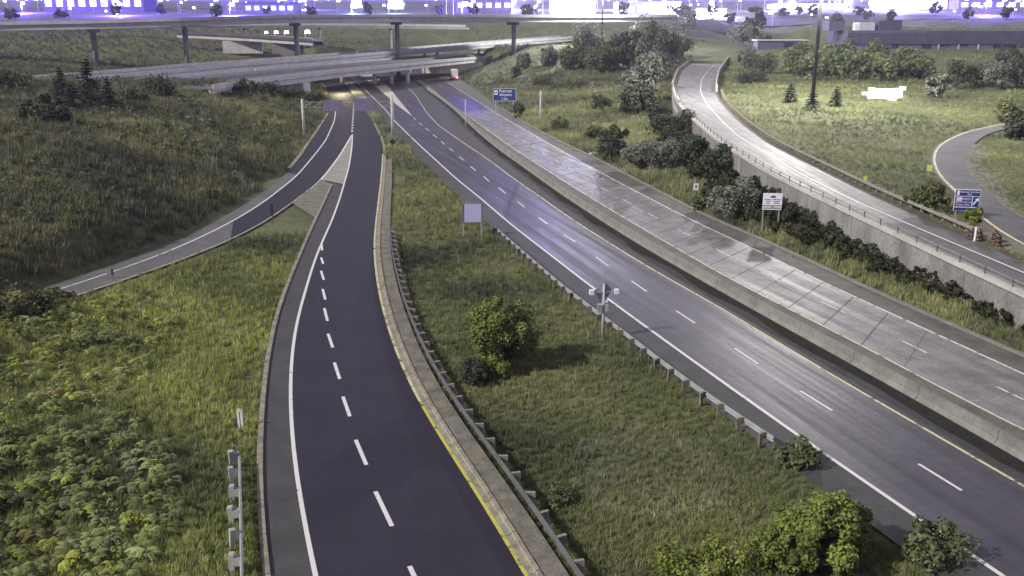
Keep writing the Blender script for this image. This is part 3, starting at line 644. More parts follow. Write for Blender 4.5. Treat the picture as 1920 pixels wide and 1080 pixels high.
# ------------------------------------------------------------------ high mast lights: two masts stand in view, their lamps above the frame
def high_mast(px, py, hgt, watt, label, col):
    p = on_ground(px, py); r = empty('high_mast_light', p); meta(r, label, 'light mast', 'high mast lights')
    MB().tube((0, 0, -.4), (0, 0, hgt), .40, .27, 12).build('mast', 'mast_steel', r, True)
    MB().tube((0, 0, -.1), (0, 0, .5), .7, .6, 12).build('base_collar', 'concrete', r)
    ring = MB()
    for k in range(12):
        a0, a1 = k * math.pi / 6, (k + 1) * math.pi / 6
        ring.tube((1.3 * math.cos(a0), 1.3 * math.sin(a0), hgt - .2), (1.3 * math.cos(a1), 1.3 * math.sin(a1), hgt - .2), .06)
    ring.build('lamp_ring', 'steel', r)
    for k in range(6):
        a = k * math.pi / 3
        MB().box((-.35, -.3, -.45), (.35, .3, 0), Matrix.Translation((1.5 * math.cos(a), 1.5 * math.sin(a), hgt - .25)) @ Matrix.Rotation(a, 4, 'Z'), .7).build('lamp_head', 'lamp_white', r)
    l = bpy.data.lights.new('mast_light', 'POINT'); l.energy = watt; l.color = col; l.shadow_soft_size = 1.6
    lo = link('mast_light', l, r); lo.location = (0, 0, hgt - 1.6)
    return p
high_mast(1522, 200, 30, 150000, 'tall dark light mast behind the small conifers in the right field', (1.0, .96, .92))
high_mast(1128, 92, 32, 330000, 'tall dark light mast rising from the trees beyond the bend', (.96, .95, 1.0))

# ------------------------------------------------------------------ poles and sign gantry
def plain_pole(px, py, top_y, r, m, label, name='lamp_post'):
    p = on_ground(px, py); zt = A(px, top_y, p.y)[2]; o = empty(name, p); meta(o, label, 'pole')
    MB().tube((0, 0, -.4), (0, 0, zt - p.z), r, r * .7, 10).build('shaft', m, o, True)
    MB().box((-r * 1.8, -r * 1.8, -.3), (r * 1.8, r * 1.8, .25)).build('base_plate', 'concrete', o)
    MB().tube((0, 0, zt - p.z), (0, 0, zt - p.z + .12), r * .8, r * .8, 10).build('cap', 'steel_dark', o)
    return o
plain_pole(1013, 231, 170, .22, 'concrete_pale', 'pale concrete pole on the grass right of the concrete carriageway')
plain_pole(873, 238, 186, .13, 'concrete_pale', 'thin pale pole standing on the median barrier')
gl, gr = on_ground(571, 262), G(735, 262)
gan = empty('sign_gantry', gl); meta(gan, 'overhead sign gantry with two sign backs over the exit lanes', 'sign gantry')
zt = 7.5
under(MB().tube((gl.x, gl.y, gl.z - .4), (gl.x, gl.y, zt), .26, .22, 10).build('post', 'concrete_pale', None, True), gan)
under(MB().tube((gr[0], gl.y, -.3), (gr[0], gl.y, zt + .5), .30, .24, 10).build('post', 'concrete_pale', None, True), gan)
tr = MB()
for dz in (5.9, 6.9): tr.tube((gl.x, gl.y, dz), (gr[0], gl.y, dz + .1), .05, .05, 6)
for k in range(9):
    xa = gl.x + (gr[0] - gl.x) * k / 9; xb = gl.x + (gr[0] - gl.x) * (k + 1) / 9; tr.tube((xa, gl.y, 5.9), (xb, gl.y, 6.95), .03, .03, 5)
under(tr.build('truss', 'steel'), gan)
for (x0, x1, y0, y1) in ((607, 643, 188, 209), (664, 700, 184, 208)):
    a, b = A(x0, y1, gl.y - .35), A(x1, y0, gl.y - .35)
    s = under(MB().box((a[0], a[1] - .03, a[2]), (b[0], b[1] + .03, b[2])).build('sign_panel', 'sign_back'), gan)
    for k in range(4):
        z = a[2] + (b[2] - a[2]) * (.12 + .25 * k); o = MB().box((a[0], a[1] - .11, z - .10), (b[0], a[1] - .032, z + .10)).build('rib', 'steel_dark'); o.parent = s; o.matrix_parent_inverse = Matrix.Translation(-Vector(gan.location))
    for k in (.25, .75):
        x = a[0] + (b[0] - a[0]) * k; o = MB().box((x - .07, a[1] - .17, a[2] - .1), (x + .07, a[1] - .112, b[2] + .1)).build('bracket', 'steel'); o.parent = s; o.matrix_parent_inverse = Matrix.Translation(-Vector(gan.location))
under(MB().box((gr[0] - 1.1, gl.y - 2.2, -.2), (gr[0] + 1.3, gl.y - 1.6, .75), taper=.85).build('crash_block', 'concrete'), gan)
under(MB().box((gr[0] - .8, gl.y - 1.2, -.2), (gr[0] + .8, gl.y + .8, .35)).build('footing', 'concrete_dark'), gan)

# ------------------------------------------------------------------ road signs
def lettering(parent, text, x, z, size, m, y=-.055, align='CENTER', name='lettering'):
    c = bpy.data.curves.new(name, 'FONT'); c.body = text; c.size = size; c.align_x = align; c.align_y = 'CENTER'; c.extrude = .004
    c.materials.append(MATS[m]); o = link(name, c, parent); o.location = (x, y, z); o.rotation_euler = (R(90), 0, 0); return o
def board(name, label, px, py, w, h, zb, rz, face_m, posts, post_m, tilt=0, cat='sign', pr=.06):
    p = on_ground(px, py); r = empty(name, p, rz); meta(r, label, cat)
    for x in posts: MB().box((x - pr, .03, -.5), (x + pr, .03 + 2 * pr, zb + h * .85)).build('post', post_m, r)
    pn = MB().box((-w / 2, -.02, zb), (w / 2, .028, zb + h)).build('sign_panel', face_m, r)
    return r, pn
def patch(parent, x0, z0, x1, z1, m, y=-.03, name='print'):
    return MB().box((x0, y - .006, z0), (x1, y, z1)).build(name, m, parent)
r, pn = board('signboard', 'blank lilac-white square signboard on two thin posts in the grass median', 886, 444, 1.95, 1.85, 1.5, R(8), 'sign_lilac', (-.93, .93), 'steel_pale', pr=.06)
for x in (-.95, .95): MB().box((x - .035, -.06, 1.45), (x + .035, .0, 3.4)).build('frame', 'steel_dark', r)
r, pn = board('notice_sign', 'white notice board with black lines on two grey posts by the concrete carriageway', 1444, 432, 1.95, 1.72, 2.15, R(-6), 'sign_white', (-.85, .75), 'timber', pr=.07)
patch(pn, -.22, 3.42, .32, 3.55, 'sign_black'); patch(pn, -.12, 3.55, .22, 3.60, 'sign_black')
for x0, x1, z in ((-.8, -.15, 3.20), (.0, .82, 3.22), (-.62, -.2, 3.02), (.05, .75, 3.02), (-.62, -.28, 2.82), (.15, .75, 2.82)): patch(pn, x0, z - .035, x1, z + .035, 'steel_dark')
patch(pn, -.96, 2.56, .96, 2.62, 'sign_black'); patch(pn, -.96, 2.27, .96, 2.33, 'sign_black'); patch(pn, -.9, 2.38, .9, 2.52, 'paint_cream'); patch(pn, -.1, 2.40, .2, 2.50, 'steel_dark', y=-.037)
r, pn = board('airport_sign', 'dark blue highway sign with white lettering beside the concrete carriageway', 946, 214, 5.7, 3.0, 3.2, R(4), 'sign_blue', (-2.2, 2.2), 'steel', pr=.12)
patch(pn, -2.85, 3.2, 2.85, 3.26, 'sign_white'); patch(pn, -2.85, 6.14, 2.85, 6.2, 'sign_white'); patch(pn, 2.79, 3.27, 2.85, 6.13, 'sign_white'); patch(pn, -2.85, 3.27, -2.79, 6.13, 'sign_white')
patch(pn, -2.5, 4.75, -1.7, 5.8, 'sign_white'); patch(pn, -2.3, 5.0, -1.9, 5.5, 'sign_blue', y=-.038)
lettering(pn, 'Pearson', .25, 5.62, 1.0, 'sign_white'); lettering(pn, 'Airport', .25, 4.72, 1.0, 'sign_white'); lettering(pn, '1 km', .0, 3.75, .85, 'sign_white')
r, pn = board('exit_sign', 'blue exit sign with route panels and an arrow beside the loop ramp', 1808, 412, 2.25, 2.05, .85, R(-10), 'sign_white', (-.85, .55), 'steel', pr=.06)
patch(pn, -1.08, 2.28, 1.08, 2.84, 'sign_blue'); patch(pn, -1.08, 1.72, .42, 2.22, 'sign_blue'); patch(pn, -1.08, 1.24, .42, 1.66, 'sign_blue'); patch(pn, .5, 1.24, 1.08, 2.22, 'sign_blue'); patch(pn, -1.08, .88, 1.08, 1.16, 'sign_blue')
patch(pn, -.95, 2.34, -.75, 2.78, 'sign_white', y=-.038); patch(pn, -.95, 1.77, -.45, 2.17, 'sign_pink', y=-.038)
lettering(pn, 'Sherway Gardens', .15, 2.66, .24, 'sign_white'); lettering(pn, 'Mall', .15, 2.42, .22, 'sign_white'); lettering(pn, 'WEST', -.05, 1.97, .30, 'sign_white'); lettering(pn, 'Evans Ave.', -.33, 1.45, .29, 'sign_white')
MB().box((-.06, -.042, -.36), (.06, -.036, .2), Matrix.Translation((.77, 0, 1.75)) @ Matrix.Rotation(R(35), 4, 'Y')).build('arrow_shaft', 'sign_white', pn)
ah = Matrix.Translation((.77, 0, 1.75)) @ Matrix.Rotation(R(35), 4, 'Y'); mk('arrow_head', [ah @ Vector(p) for p in ((-.2, -.042, .15), (.2, -.042, .15), (0, -.042, .45))], [(0, 1, 2)], 'sign_white', pn)
r, pn = board('distance_marker', 'small white marker plate on a post below the retaining wall', 1304, 368, .62, .85, .75, R(0), 'sign_white', (0,), 'steel', pr=.04)
patch(pn, -.1, 1.0, .1, 1.4, 'steel_dark')
def marker(name, label, px, py, hgt, w, m, rz=0, post_m='steel_pale', shape='plate'):
    p = on_ground(px, py); r = empty(name, p, rz); meta(r, label, 'marker')
    MB().tube((0, 0, -.4), (0, 0, hgt - .02), .04, .04, 6).build('post', post_m, r)
    if shape == 'plate': MB().box((-w / 2, -.06, hgt * .45), (w / 2, -.03, hgt)).build('plate', m, r)
    elif shape == 'diamond':
        M = Matrix.Translation((0, -.06, hgt)) @ Matrix.Rotation(R(45), 4, 'Y'); MB().box((-w / 2, 0, -w / 2), (w / 2, .03, w / 2), M).build('plate', m, r)
    return r
# flexible delineator in front of the left guide rail: paddle with a round head
p = on_ground(452, 806); r = empty('delineator', p); meta(r, 'white flexible delineator with a round top beside the end of the left guide rail', 'delineator')
MB().box((-.14, -.03, .02), (-.03, .03, .98)).box((.03, -.03, .02), (.14, .03, .98)).build('paddle', 'sign_white', r)
MB().box((-.028, -.015, .0), (.028, .02, 1.0)).build('spine', 'steel_dark', r)
b = MB()
for k in range(10):
    t0, t1 = math.pi * k / 10, math.pi * (k + 1) / 10; b.add([(0, -.035, .985), (.19 * math.cos(t0), -.035, .985 + .19 * math.sin(t0)), (.19 * math.cos(t1), -.035, .985 + .19 * math.sin(t1)), (0, .03, .985), (.19 * math.cos(t0), .03, .985 + .19 * math.sin(t0)), (.19 * math.cos(t1), .03, .985 + .19 * math.sin(t1))], [(0, 2, 1), (3, 4, 5), (1, 2, 5, 4), (0, 1, 4, 3), (0, 3, 5, 2)])
b.build('head', 'paint_cream', r)
MB().tube((0, .03, -.4), (0, .03, .5), .05, .05, 6).build('post', 'steel_pale', r)
marker('warning_marker', 'yellow-green chevron plate at the bend of the loop ramp', 1741, 330, 1.3, .6, 'sign_yellow', R(-20))
marker('warning_marker', 'small yellow plate behind the guide rail of the elevated ramp', 1621, 347, 1.0, .4, 'sign_yellow', R(-15))
marker('object_marker', 'dark thin marker post on the verge between the left ramp and the exit road', 512, 421, 2.2, .32, 'sign_black', 0, 'steel_dark')
marker('object_marker', 'dark diamond marker on a post below the gantry footing', 737, 292, 2.3, .75, 'sign_black', 0, 'steel_dark', 'diamond')
marker('object_marker', 'tiny dark stake on the lower end of the left ramp', 213, 527, 1.0, .2, 'sign_black', 0, 'steel_dark')
# drums at the nose of the ramps
for i, (px, py, lb) in enumerate(((1821, 451, 'dark striped traffic drum nearest the guide rail end'), (1834, 454, 'striped traffic drum beside the white post at the ramp nose'), (1864, 456, 'striped traffic drum at the back of the pair toward the loop ramp'), (1870, 463, 'striped traffic drum at the front of the pair toward the loop ramp'))):
    p = on_ground(px, py); r = empty('traffic_drum', p); meta(r, lb, 'traffic drum', 'traffic drums at the ramp nose')
    MB().tube((0, 0, 0), (0, 0, .10), .38, .36, 14).build('base', 'rubber', r)
    for k in range(5):
        z0 = .10 + k * .18; MB().tube((0, 0, z0), (0, 0, z0 + .179), .29 - k * .014, .28 - k * .014, 14).build('band', 'drum_orange' if k % 2 == 0 else 'sign_black', r, True)
    MB().box((-.09, -.03, 1.0), (.09, .03, 1.1)).build('handle', 'rubber', r)
p = on_ground(1827, 453); r = empty('bollard', p); meta(r, 'slim white post between the striped drums', 'bollard')
MB().tube((0, 0, -.2), (0, 0, 1.25), .10, .09, 10).build('shaft', 'sign_white', r); MB().tube((0, 0, -.05), (0, 0, .06), .25, .22, 10).build('base', 'sign_white', r)
# sensor pole at the main carriageway
p = on_ground(1130, 636); r = empty('sensor_pole', p, R(6)); meta(r, 'grey steel pole with a cross arm and boxes behind the roadside guide rail', 'sensor pole')
hp = 5.0
MB().tube((0, 0, -.4), (0, 0, 3.9), .11, .09, 10).build('shaft', 'steel_pale', r, True); MB().tube((0, 0, 3.9), (0, 0, hp), .035, .02, 6).build('antenna', 'steel', r)
MB().tube((-.85, -.02, 3.33), (.85, -.02, 3.33), .05, .05, 8).build('cross_arm', 'steel', r)
for x in (-.85, .85): MB().box((x - .15, -.16, 3.2), (x + .15, .14, 3.52)).build('sensor_box', 'sign_white', r)
mk('antenna_plate', [(-.62, .10, 3.45), (.0, .10, 4.05), (.6, .10, 3.5), (.2, .10, 2.8), (-.25, .10, 2.7)] + [(-.62, .13, 3.45), (.0, .13, 4.05), (.6, .13, 3.5), (.2, .13, 2.8), (-.25, .13, 2.7)], [(0, 1, 2, 3, 4), (9, 8, 7, 6, 5)] + [(i, (i + 1) % 5, 5 + (i + 1) % 5, 5 + i) for i in range(5)], 'steel', r)
MB().box((-.42, -.14, 1.95), (-.1, .12, 2.5)).build('cabinet', 'steel', r); MB().box((.11, -.14, 2.0), (.3, .10, 2.45)).build('cabinet', 'steel_pale', r); MB().box((.10, -.12, 2.62), (.26, .0, 2.76)).build('camera_head', 'sign_white', r)

# ------------------------------------------------------------------ low white floodlit wall in the right field
p = on_ground(1659, 185); r = empty('wall_sign', p, R(2)); meta(r, 'glaring white low wall with raised end posts in the right field', 'wall sign')
k = p.y / FPX
MB().box((-28 * k, -.3, -.3), (30 * k, .3, 16.5 * k)).build('wall', 'white_wall', r)
MB().box((-31 * k, -.5, 13 * k), (-23 * k, .5, 18.5 * k)).build('post_cap', 'white_wall', r); MB().box((27 * k, -.5, 13.5 * k), (36 * k, .5, 20 * k)).build('post_cap', 'white_wall', r)
MB().box((-42 * k, -.5, 5 * k), (-29.2 * k, .4, 10.5 * k)).build('wing', 'white_wall', r); MB().box((-34 * k, -.4, -.3), (-29.4 * k, .3, 4.9 * k)).build('wing_post', 'white_wall', r)
l = bpy.data.lights.new('flood_light', 'SPOT'); l.energy = 26000; l.spot_size = R(75); l.spot_blend = .5; l.color = (1, .97, .96); l.shadow_soft_size = .2
lo = link('flood_light', l, r); lo.location = (0, -6.5, .55); lo.rotation_euler = (R(84), 0, 0)
MB().box((-.3, -6.9, -.3), (.3, -6.6, .45)).build('flood_lamp', 'steel_dark', r)

# ------------------------------------------------------------------ truck leaving on the far right lanes
p = G(853, 151); rz = math.atan2(G(846, 146)[0] - G(875, 170)[0], -(G(846, 146)[1] - G(875, 170)[1])) + math.pi
r = empty('box_truck', tuple(p), -R(9)); meta(r, 'white box truck with a lit red tail lamp under the overpass', 'truck'); r.rotation_euler = (0, 0, R(8))
MB().box((-1.3, 0, 1.15), (1.3, 8.5, 4.2)).build('cargo_box', 'truck_white', r)
MB().box((-1.2, .1, .75), (1.2, 11.2, 1.14)).build('chassis', 'steel_dark', r)
cab = MB().box((-1.2, 8.9, 1.15), (1.2, 11.2, 3.3), taper=.88).build('cab', 'truck_white', r); MB().box((-1.0, 11.1, 2.1), (1.0, 11.22, 2.95)).build('windscreen', 'window_dark', cab)
MB().box((-1.22, -.06, .55), (1.22, .06, .72)).build('bumper', 'steel_dark', r)
for x in (-1.0, 1.0):
    for y in (1.6, 3.0, 9.8):
        w = MB().tube((x - .16, y, .52), (x + .16, y, .52), .52, .52, 14).build('wheel', 'rubber', r); MB().tube((x - .17, y, .52), (x + .17, y, .52), .24, .24, 10).build('rim', 'steel', w)
MB().box((.55, -.12, .95), (1.25, -.02, 1.35)).build('tail_lamp', 'tail_red', r);
for x in (-.9, .9): MB().box((x - .2, 11.16, 1.2), (x + .2, 11.30, 1.5)).build('headlamp', 'head_white', r)
l = bpy.data.lights.new('headlight', 'SPOT'); l.energy = 9000; l.spot_size = R(50); l.spot_blend = .6; l.color = (1, .93, .75); l.shadow_soft_size = .2
lo = link('headlight', l, r); lo.location = (0, 11.5, 1.3); lo.rotation_euler = (R(84), 0, R(-12))
l = bpy.data.lights.new('tail_light', 'POINT'); l.energy = 25; l.color = (1, .2, .12); l.shadow_soft_size = .2
lo = link('tail_light', l, r); lo.location = (.9, -.5, 1.0)

for px, py, lb in ((1112, 290, 'white scrap lying by the kerb of the concrete carriageway'), (1669, 565, 'tiny white scrap on the right kerb of the concrete carriageway')):
    p = on_ground(px, py); r = empty('paper_scrap', (p.x, p.y, p.z + .05)); meta(r, lb, 'litter'); w = 1.0 if px < 1200 else .22
    mk('sheet', [(-w, -.3 * w, 0), (w, -.1 * w, .05), (.8 * w, .35 * w, .22 * w), (-.7 * w, .3 * w, .12 * w), (0, 0, .38 * w)], [(0, 1, 4), (1, 2, 4), (2, 3, 4), (3, 0, 4), (3, 2, 1, 0)], 'sign_white', r)
# ------------------------------------------------------------------ foliage builders
def quad_mesh(name, C, U, V, tint, m):
    """leaf quads: centre C, half axes U and V, one tint per leaf"""
    n = len(C); v = np.empty((n, 4, 3)); v[:, 0] = C - U; v[:, 1] = C - V * .9 + U * .1; v[:, 2] = C + U; v[:, 3] = C + V * .9 + U * .1
    me = bpy.data.meshes.new(name); me.vertices.add(n * 4); me.vertices.foreach_set('co', v.reshape(-1))
    me.loops.add(n * 4); me.loops.foreach_set('vertex_index', np.arange(n * 4)); me.polygons.add(n)
    me.polygons.foreach_set('loop_start', np.arange(n) * 4); me.polygons.foreach_set('loop_total', np.full(n, 4))
    at = me.attributes.new('tint', 'FLOAT_COLOR', 'POINT'); c = np.ones((n, 4, 4)); c[:, :, :3] = tint[:, None]; at.data.foreach_set('color', c.reshape(-1))
    me.materials.append(m); me.update(calc_edges=True); me.validate()
    return me
def rand_dirs(n):
    d = rng.normal(size=(n, 3)); return d / np.linalg.norm(d, axis=1)[:, None]
def axes(nrm, droop=0.0):
    r = rand_dirs(len(nrm)); u = np.cross(nrm, r); u /= np.linalg.norm(u, axis=1)[:, None] + 1e-9
    if droop: u[:, 2] -= droop; u /= np.linalg.norm(u, axis=1)[:, None]
    v = np.cross(nrm, u); v /= np.linalg.norm(v, axis=1)[:, None] + 1e-9; return u, v
def clump_crown(h, r, n, leaf, m, base=.25, nclump=26, droop=0.0, squash=1.0, seed=0, var=.35, warm=.0):
    """crown of leaf clumps with gaps; h total height, r radius"""
    g = np.random.default_rng(seed); cz = h * (base + 1) / 2; rz = h * (1 - base) / 2
    d = g.normal(size=(nclump, 3)); d /= np.linalg.norm(d, axis=1)[:, None]; rad = g.uniform(.35, .92, nclump) ** .7
    cc = d * rad[:, None] * np.array([r * .85, r * .85, rz * .9]) + np.array([0, 0, cz])
    cr = g.uniform(.16, .46, nclump) * r; out = g.uniform(0, 1, nclump) < .28; cc[out] = (cc[out] - [0, 0, cz]) * g.uniform(1.05, 1.28, (out.sum(), 1)) + [0, 0, cz]; cr[out] *= .55
    pick = g.integers(0, nclump, n); dd = g.normal(size=(n, 3)); dd /= np.linalg.norm(dd, axis=1)[:, None]; rr = g.uniform(.35, 1.0, n) ** .5
    C = cc[pick] + dd * (cr[pick] * rr)[:, None] * np.array([1, 1, squash]); C[:, 2] = np.maximum(C[:, 2], .05)
    nrm = dd * .8 + g.normal(size=(n, 3)) * .5; nrm[:, 2] += .35; nrm /= np.linalg.norm(nrm, axis=1)[:, None]
    u, v = axes(nrm, droop); s = leaf * g.uniform(.6, 1.35, n)
    ct = g.uniform(1 - var, 1 + var, nclump)[pick] * g.uniform(.7, 1.3, n)
    tint = np.stack([ct * (1 + warm * g.uniform(0, 1, n)), ct * (1 + .5 * warm * g.uniform(0, 1, n)), ct * g.uniform(.8, 1.1, n)], 1)
    return quad_mesh('crown', C, u * s[:, None], v * (s * .62)[:, None], tint, m), cc
def conifer_crown(h, r, n, leaf, m, seed=0):
    g = np.random.default_rng(seed); nl = max(6, int(h * 2)); C = []; Nn = []; Uu = []
    for k in range(nl):
        t = (k + .3) / nl; z = h * (.06 + .92 * t); rr = r * (1 - t) ** .85 * g.uniform(.8, 1.15); nb = max(4, int(11 * (1 - t)) + 3)
        for b in range(nb):
            a = g.uniform(0, 2 * math.pi); m2 = max(3, int(n / nl / nb)); q = g.uniform(.15, 1, m2)
            wob = g.normal(size=(m2, 3)) * .10 * rr * np.array([1, 1, .5])
            p = np.stack([math.cos(a) * rr * q, math.sin(a) * rr * q, z - .28 * rr * q + .05 * rr], 1) + wob; C.append(p)
            Nn.append(np.tile([-.25 * math.cos(a), -.25 * math.sin(a), 1.0], (m2, 1)) + g.normal(size=(m2, 3)) * .35)
            Uu.append(np.tile([math.cos(a), math.sin(a), -.3], (m2, 1)) + g.normal(size=(m2, 3)) * .3)
    C, Nn, Uu = map(np.concatenate, (C, Nn, Uu)); Nn /= np.linalg.norm(Nn, axis=1)[:, None]
    V = np.cross(Nn, Uu); V /= np.linalg.norm(V, axis=1)[:, None]; U = np.cross(V, Nn); s = leaf * g.uniform(.6, 1.3, len(C)); ct = g.uniform(.6, 1.35, len(C))
    return quad_mesh('crown', C, U * s[:, None], V * (s * .4)[:, None], np.stack([ct, ct, ct], 1), m)
def tree(px, py, h, r, kind, label, name='tree', leaf=.34, n=2200, mat_='grey', base=.22, group=None, seed=None, nclump=26, cat='tree', droop=.0, warm=.0, pos=None, squash=1.0):
    p = pos if pos is not None else on_ground(px, py); o = empty(name, p, random.uniform(0, 6)); meta(o, label, cat, group)
    seed = seed if seed is not None else int(px * 7 + py)
    if kind == 'conifer':
        link('crown', conifer_crown(h, r, n, leaf, LEAF[mat_], seed), o); MB().tube((0, 0, -.4), (0, 0, h * .9), .02 * h + .03, .02, 7).build('trunk', 'bark', o)
    else:
        cm, cc = clump_crown(h, r, n, leaf, LEAF[mat_], base, nclump, droop, squash, seed, warm=warm); link('crown', cm, o)
        tb = MB().tube((0, 0, -.4), (0, 0, h * .45), .025 * h + .03, .016 * h, 8)
        tk = tb.build('trunk', 'bark', o)
        for q3 in cc[:7]:
            MB().tube((0, 0, h * .28), tuple(q3), .012 * h + .01, .008, 5).build('limb', 'bark', tk)
    return o

# ------------------------------------------------------------------ shrubs and trees one can tell apart
# left hill
tree(172, 208, 9.2, 3.4, 'conifer', 'tallest dark spruce of the group on the left hill', 'spruce_tree', .32, 2600, 'spruce')
tree(118, 190, 6.6, 3.0, 'conifer', 'dark spruce left of the tallest spruce on the hill', 'spruce_tree', .30, 1900, 'spruce')
tree(206, 205, 5.6, 2.6, 'conifer', 'smaller spruce tucked at the right side of the tallest spruce', 'spruce_tree', .28, 1700, 'spruce')
tree(140, 214, 5.0, 2.6, 'conifer', 'low spruce in front of the spruce group on the left hill', 'spruce_tree', .28, 1700, 'spruce')
tree(90, 238, 4.2, 4.0, 'round', 'dark round bush below the spruces on the left hill', 'bush', .26, 2600, 'dark', .0, cat='bush')
tree(298, 190, 5.4, 3.8, 'round', 'broad green bush on the hill crest below the middle overpass', 'bush', .28, 2600, 'dark', .05, cat='bush', warm=.3)
tree(258, 196, 3.6, 3.0, 'round', 'small green bush between the spruces and the broad crest bush', 'bush', .26, 1700, 'olive', .0, cat='bush')
tree(20, 170, 4.0, 4.6, 'round', 'pale green bush at the left edge on top of the hill', 'bush', .3, 1900, 'olive', .0, cat='bush')
for i, (px, py, h, r) in enumerate(((500, 178, 2.6, 3.6), (545, 186, 2.4, 4.0), (585, 190, 2.0, 3.4), (455, 172, 2.6, 3.4))):
    tree(px, py, h, r, 'round', ['dark shrub against the left abutment of the near overpass', 'dark low shrub beneath the pale abutment block', 'dark low shrub at the corner nearest the sign gantry', 'dark shrub below the near overpass parapet, leftmost of the row'][i], 'bush', .26, 1700, 'dark', .0, cat='bush', group='dark shrubs below the near overpass')
for px, py, h, r, lb in ((-12, 606, 2.3, 3.0, 'leafy bush at the left edge hiding the lower end of the left ramp'), (45, 596, 1.9, 2.4, 'leafy bush second from the left edge below the left ramp'), (100, 578, 1.3, 1.7, 'low leafy bush at the fading end of the left ramp')):
    tree(px, py, h, r, 'round', lb, 'bush', .16, 3000, 'olive', .0, cat='bush', warm=.4)
# median
tree(945, 694, 4.9, 2.35, 'round', 'full bright green bush standing alone in the grass median', 'bush', .11, 22000, 'bright', .0, nclump=44, cat='bush', warm=.12)
tree(888, 722, 1.5, 1.25, 'round', 'small dark shrub at the foot of the bright median bush', 'bush', .08, 5000, 'dark', .0, cat='bush')
for (x, y, h, r_, lb) in ((12.0, 31.2, 3.5, 1.7, 'large yellow-green bush at the bottom right beside the main carriageway'), (10.5, 31.0, 2.3, 1.3, 'lower yellow-green bush at the left of the large bottom right bush'), (13.3, 32.6, 2.4, 1.3, 'yellow-green bush at the right of the large bottom right bush'), (11.7, 33.3, 1.7, 1.2, 'low bush behind the large bottom right bush')):
    tree(0, 0, h, r_, 'round', lb, 'bush', .10, int(4200 * r_ * h / 2), 'bright', .0, nclump=26, cat='bush', warm=.3, pos=Vector((x, y, TZ(x, y))), seed=int(x * 100))
tree(0, 0, 1.9, 2.0, 'round', 'pale flowering low bush at the bottom edge of the median', 'bush', .085, 8000, 'bright', .0, cat='bush', warm=.6, pos=Vector((7.2, 30.0, -.3)), seed=32)
tree(1497, 872, 1.2, 1.3, 'round', 'dark tall weed shrub leaning over the main edge line', 'bush', .11, 1500, 'olive', .0, cat='bush')
tree(1752, 1058, 1.5, 1.5, 'round', 'dark shrub hiding the edge line at the bottom right', 'bush', .11, 1900, 'olive', .0, cat='bush')
tree(1045, 950, .7, .9, 'round', 'small dark green weed clump by the exit road guide rail', 'bush', .09, 900, 'olive', .0, cat='bush')
# between the concrete carriageway and the ramp
RB = [(1146, 300, 5.2, 3.1, 'dark', 'dark bush left of the pair below the ramp bend'), (1200, 318, 4.6, 2.8, 'grey', 'grey-green bush in the middle below the ramp bend'), (1240, 320, 5.0, 3.2, 'grey', 'grey-green bush right of the pair below the ramp bend'),
      (1280, 268, 6.0, 3.0, 'dark', 'dark tree against the ramp wall at its bend'), (1298, 318, 5.0, 3.0, 'dark', 'dark bush against the retaining wall under the railing start'), (1345, 330, 4.2, 2.6, 'dark', 'dark bush against the retaining wall near the distance marker'),
      (1376, 412, 4.4, 3.2, 'grey', 'grey-green bush just left of the white notice board'), (1330, 395, 2.4, 2.2, 'olive', 'low olive bush beside the distance marker'), (1126, 208, 4.2, 2.6, 'dark', 'lone dark round bush on the bright grass'),
      (974, 224, 3.6, 1.8, 'dark', 'small dark bush on the kerb by the pale concrete pole'), (1050, 246, 2.6, 2.2, 'olive', 'low olive bush right of the pale concrete pole'), (1115, 262, 2.6, 2.2, 'olive', 'low olive bush in front of the dark bush row'),
      (1420, 365, 2.6, 2.0, 'dark', 'dark bush pressed against the wall behind the notice board'), (1500, 415, 1.3, 1.8, 'dark', 'dark low bush at the wall foot right of the notice board'), (1580, 452, 1.3, 2.0, 'dark', 'dark low bush along the middle of the retaining wall'), (1655, 490, 1.2, 2.0, 'dark', 'dark low bush at the wall foot near the third panel joint'),
      (968, 150, 5.0, 2.6, 'dark', 'dark tree at the foot of the near overpass slope'), (1070, 165, 3.2, 7.0, 'olive', 'wide low thicket on the slope above the blue airport sign'), (1020, 160, 2.6, 5.0, 'olive', 'low thicket left end of the slope above the blue sign')]
for px, py, h, r, m_, lb in RB: tree(px, py, h, r, 'round', lb, 'bush', .19, 4200, m_, .0, cat='bush', nclump=30)
def tree_px(px, py, top, wid, mat_, label, name='tree', leaf=.46, n=6500, base=.0, cat='tree', pos=None, **kw):
    p = pos if pos is not None else on_ground(px, py); h = A(px, top, p.y)[2] - p.z; return tree(px, py, max(1.5, h), wid / 2 * p.y / FPX, 'round', label, name, leaf, n, mat_, base, cat=cat, pos=p, **kw)
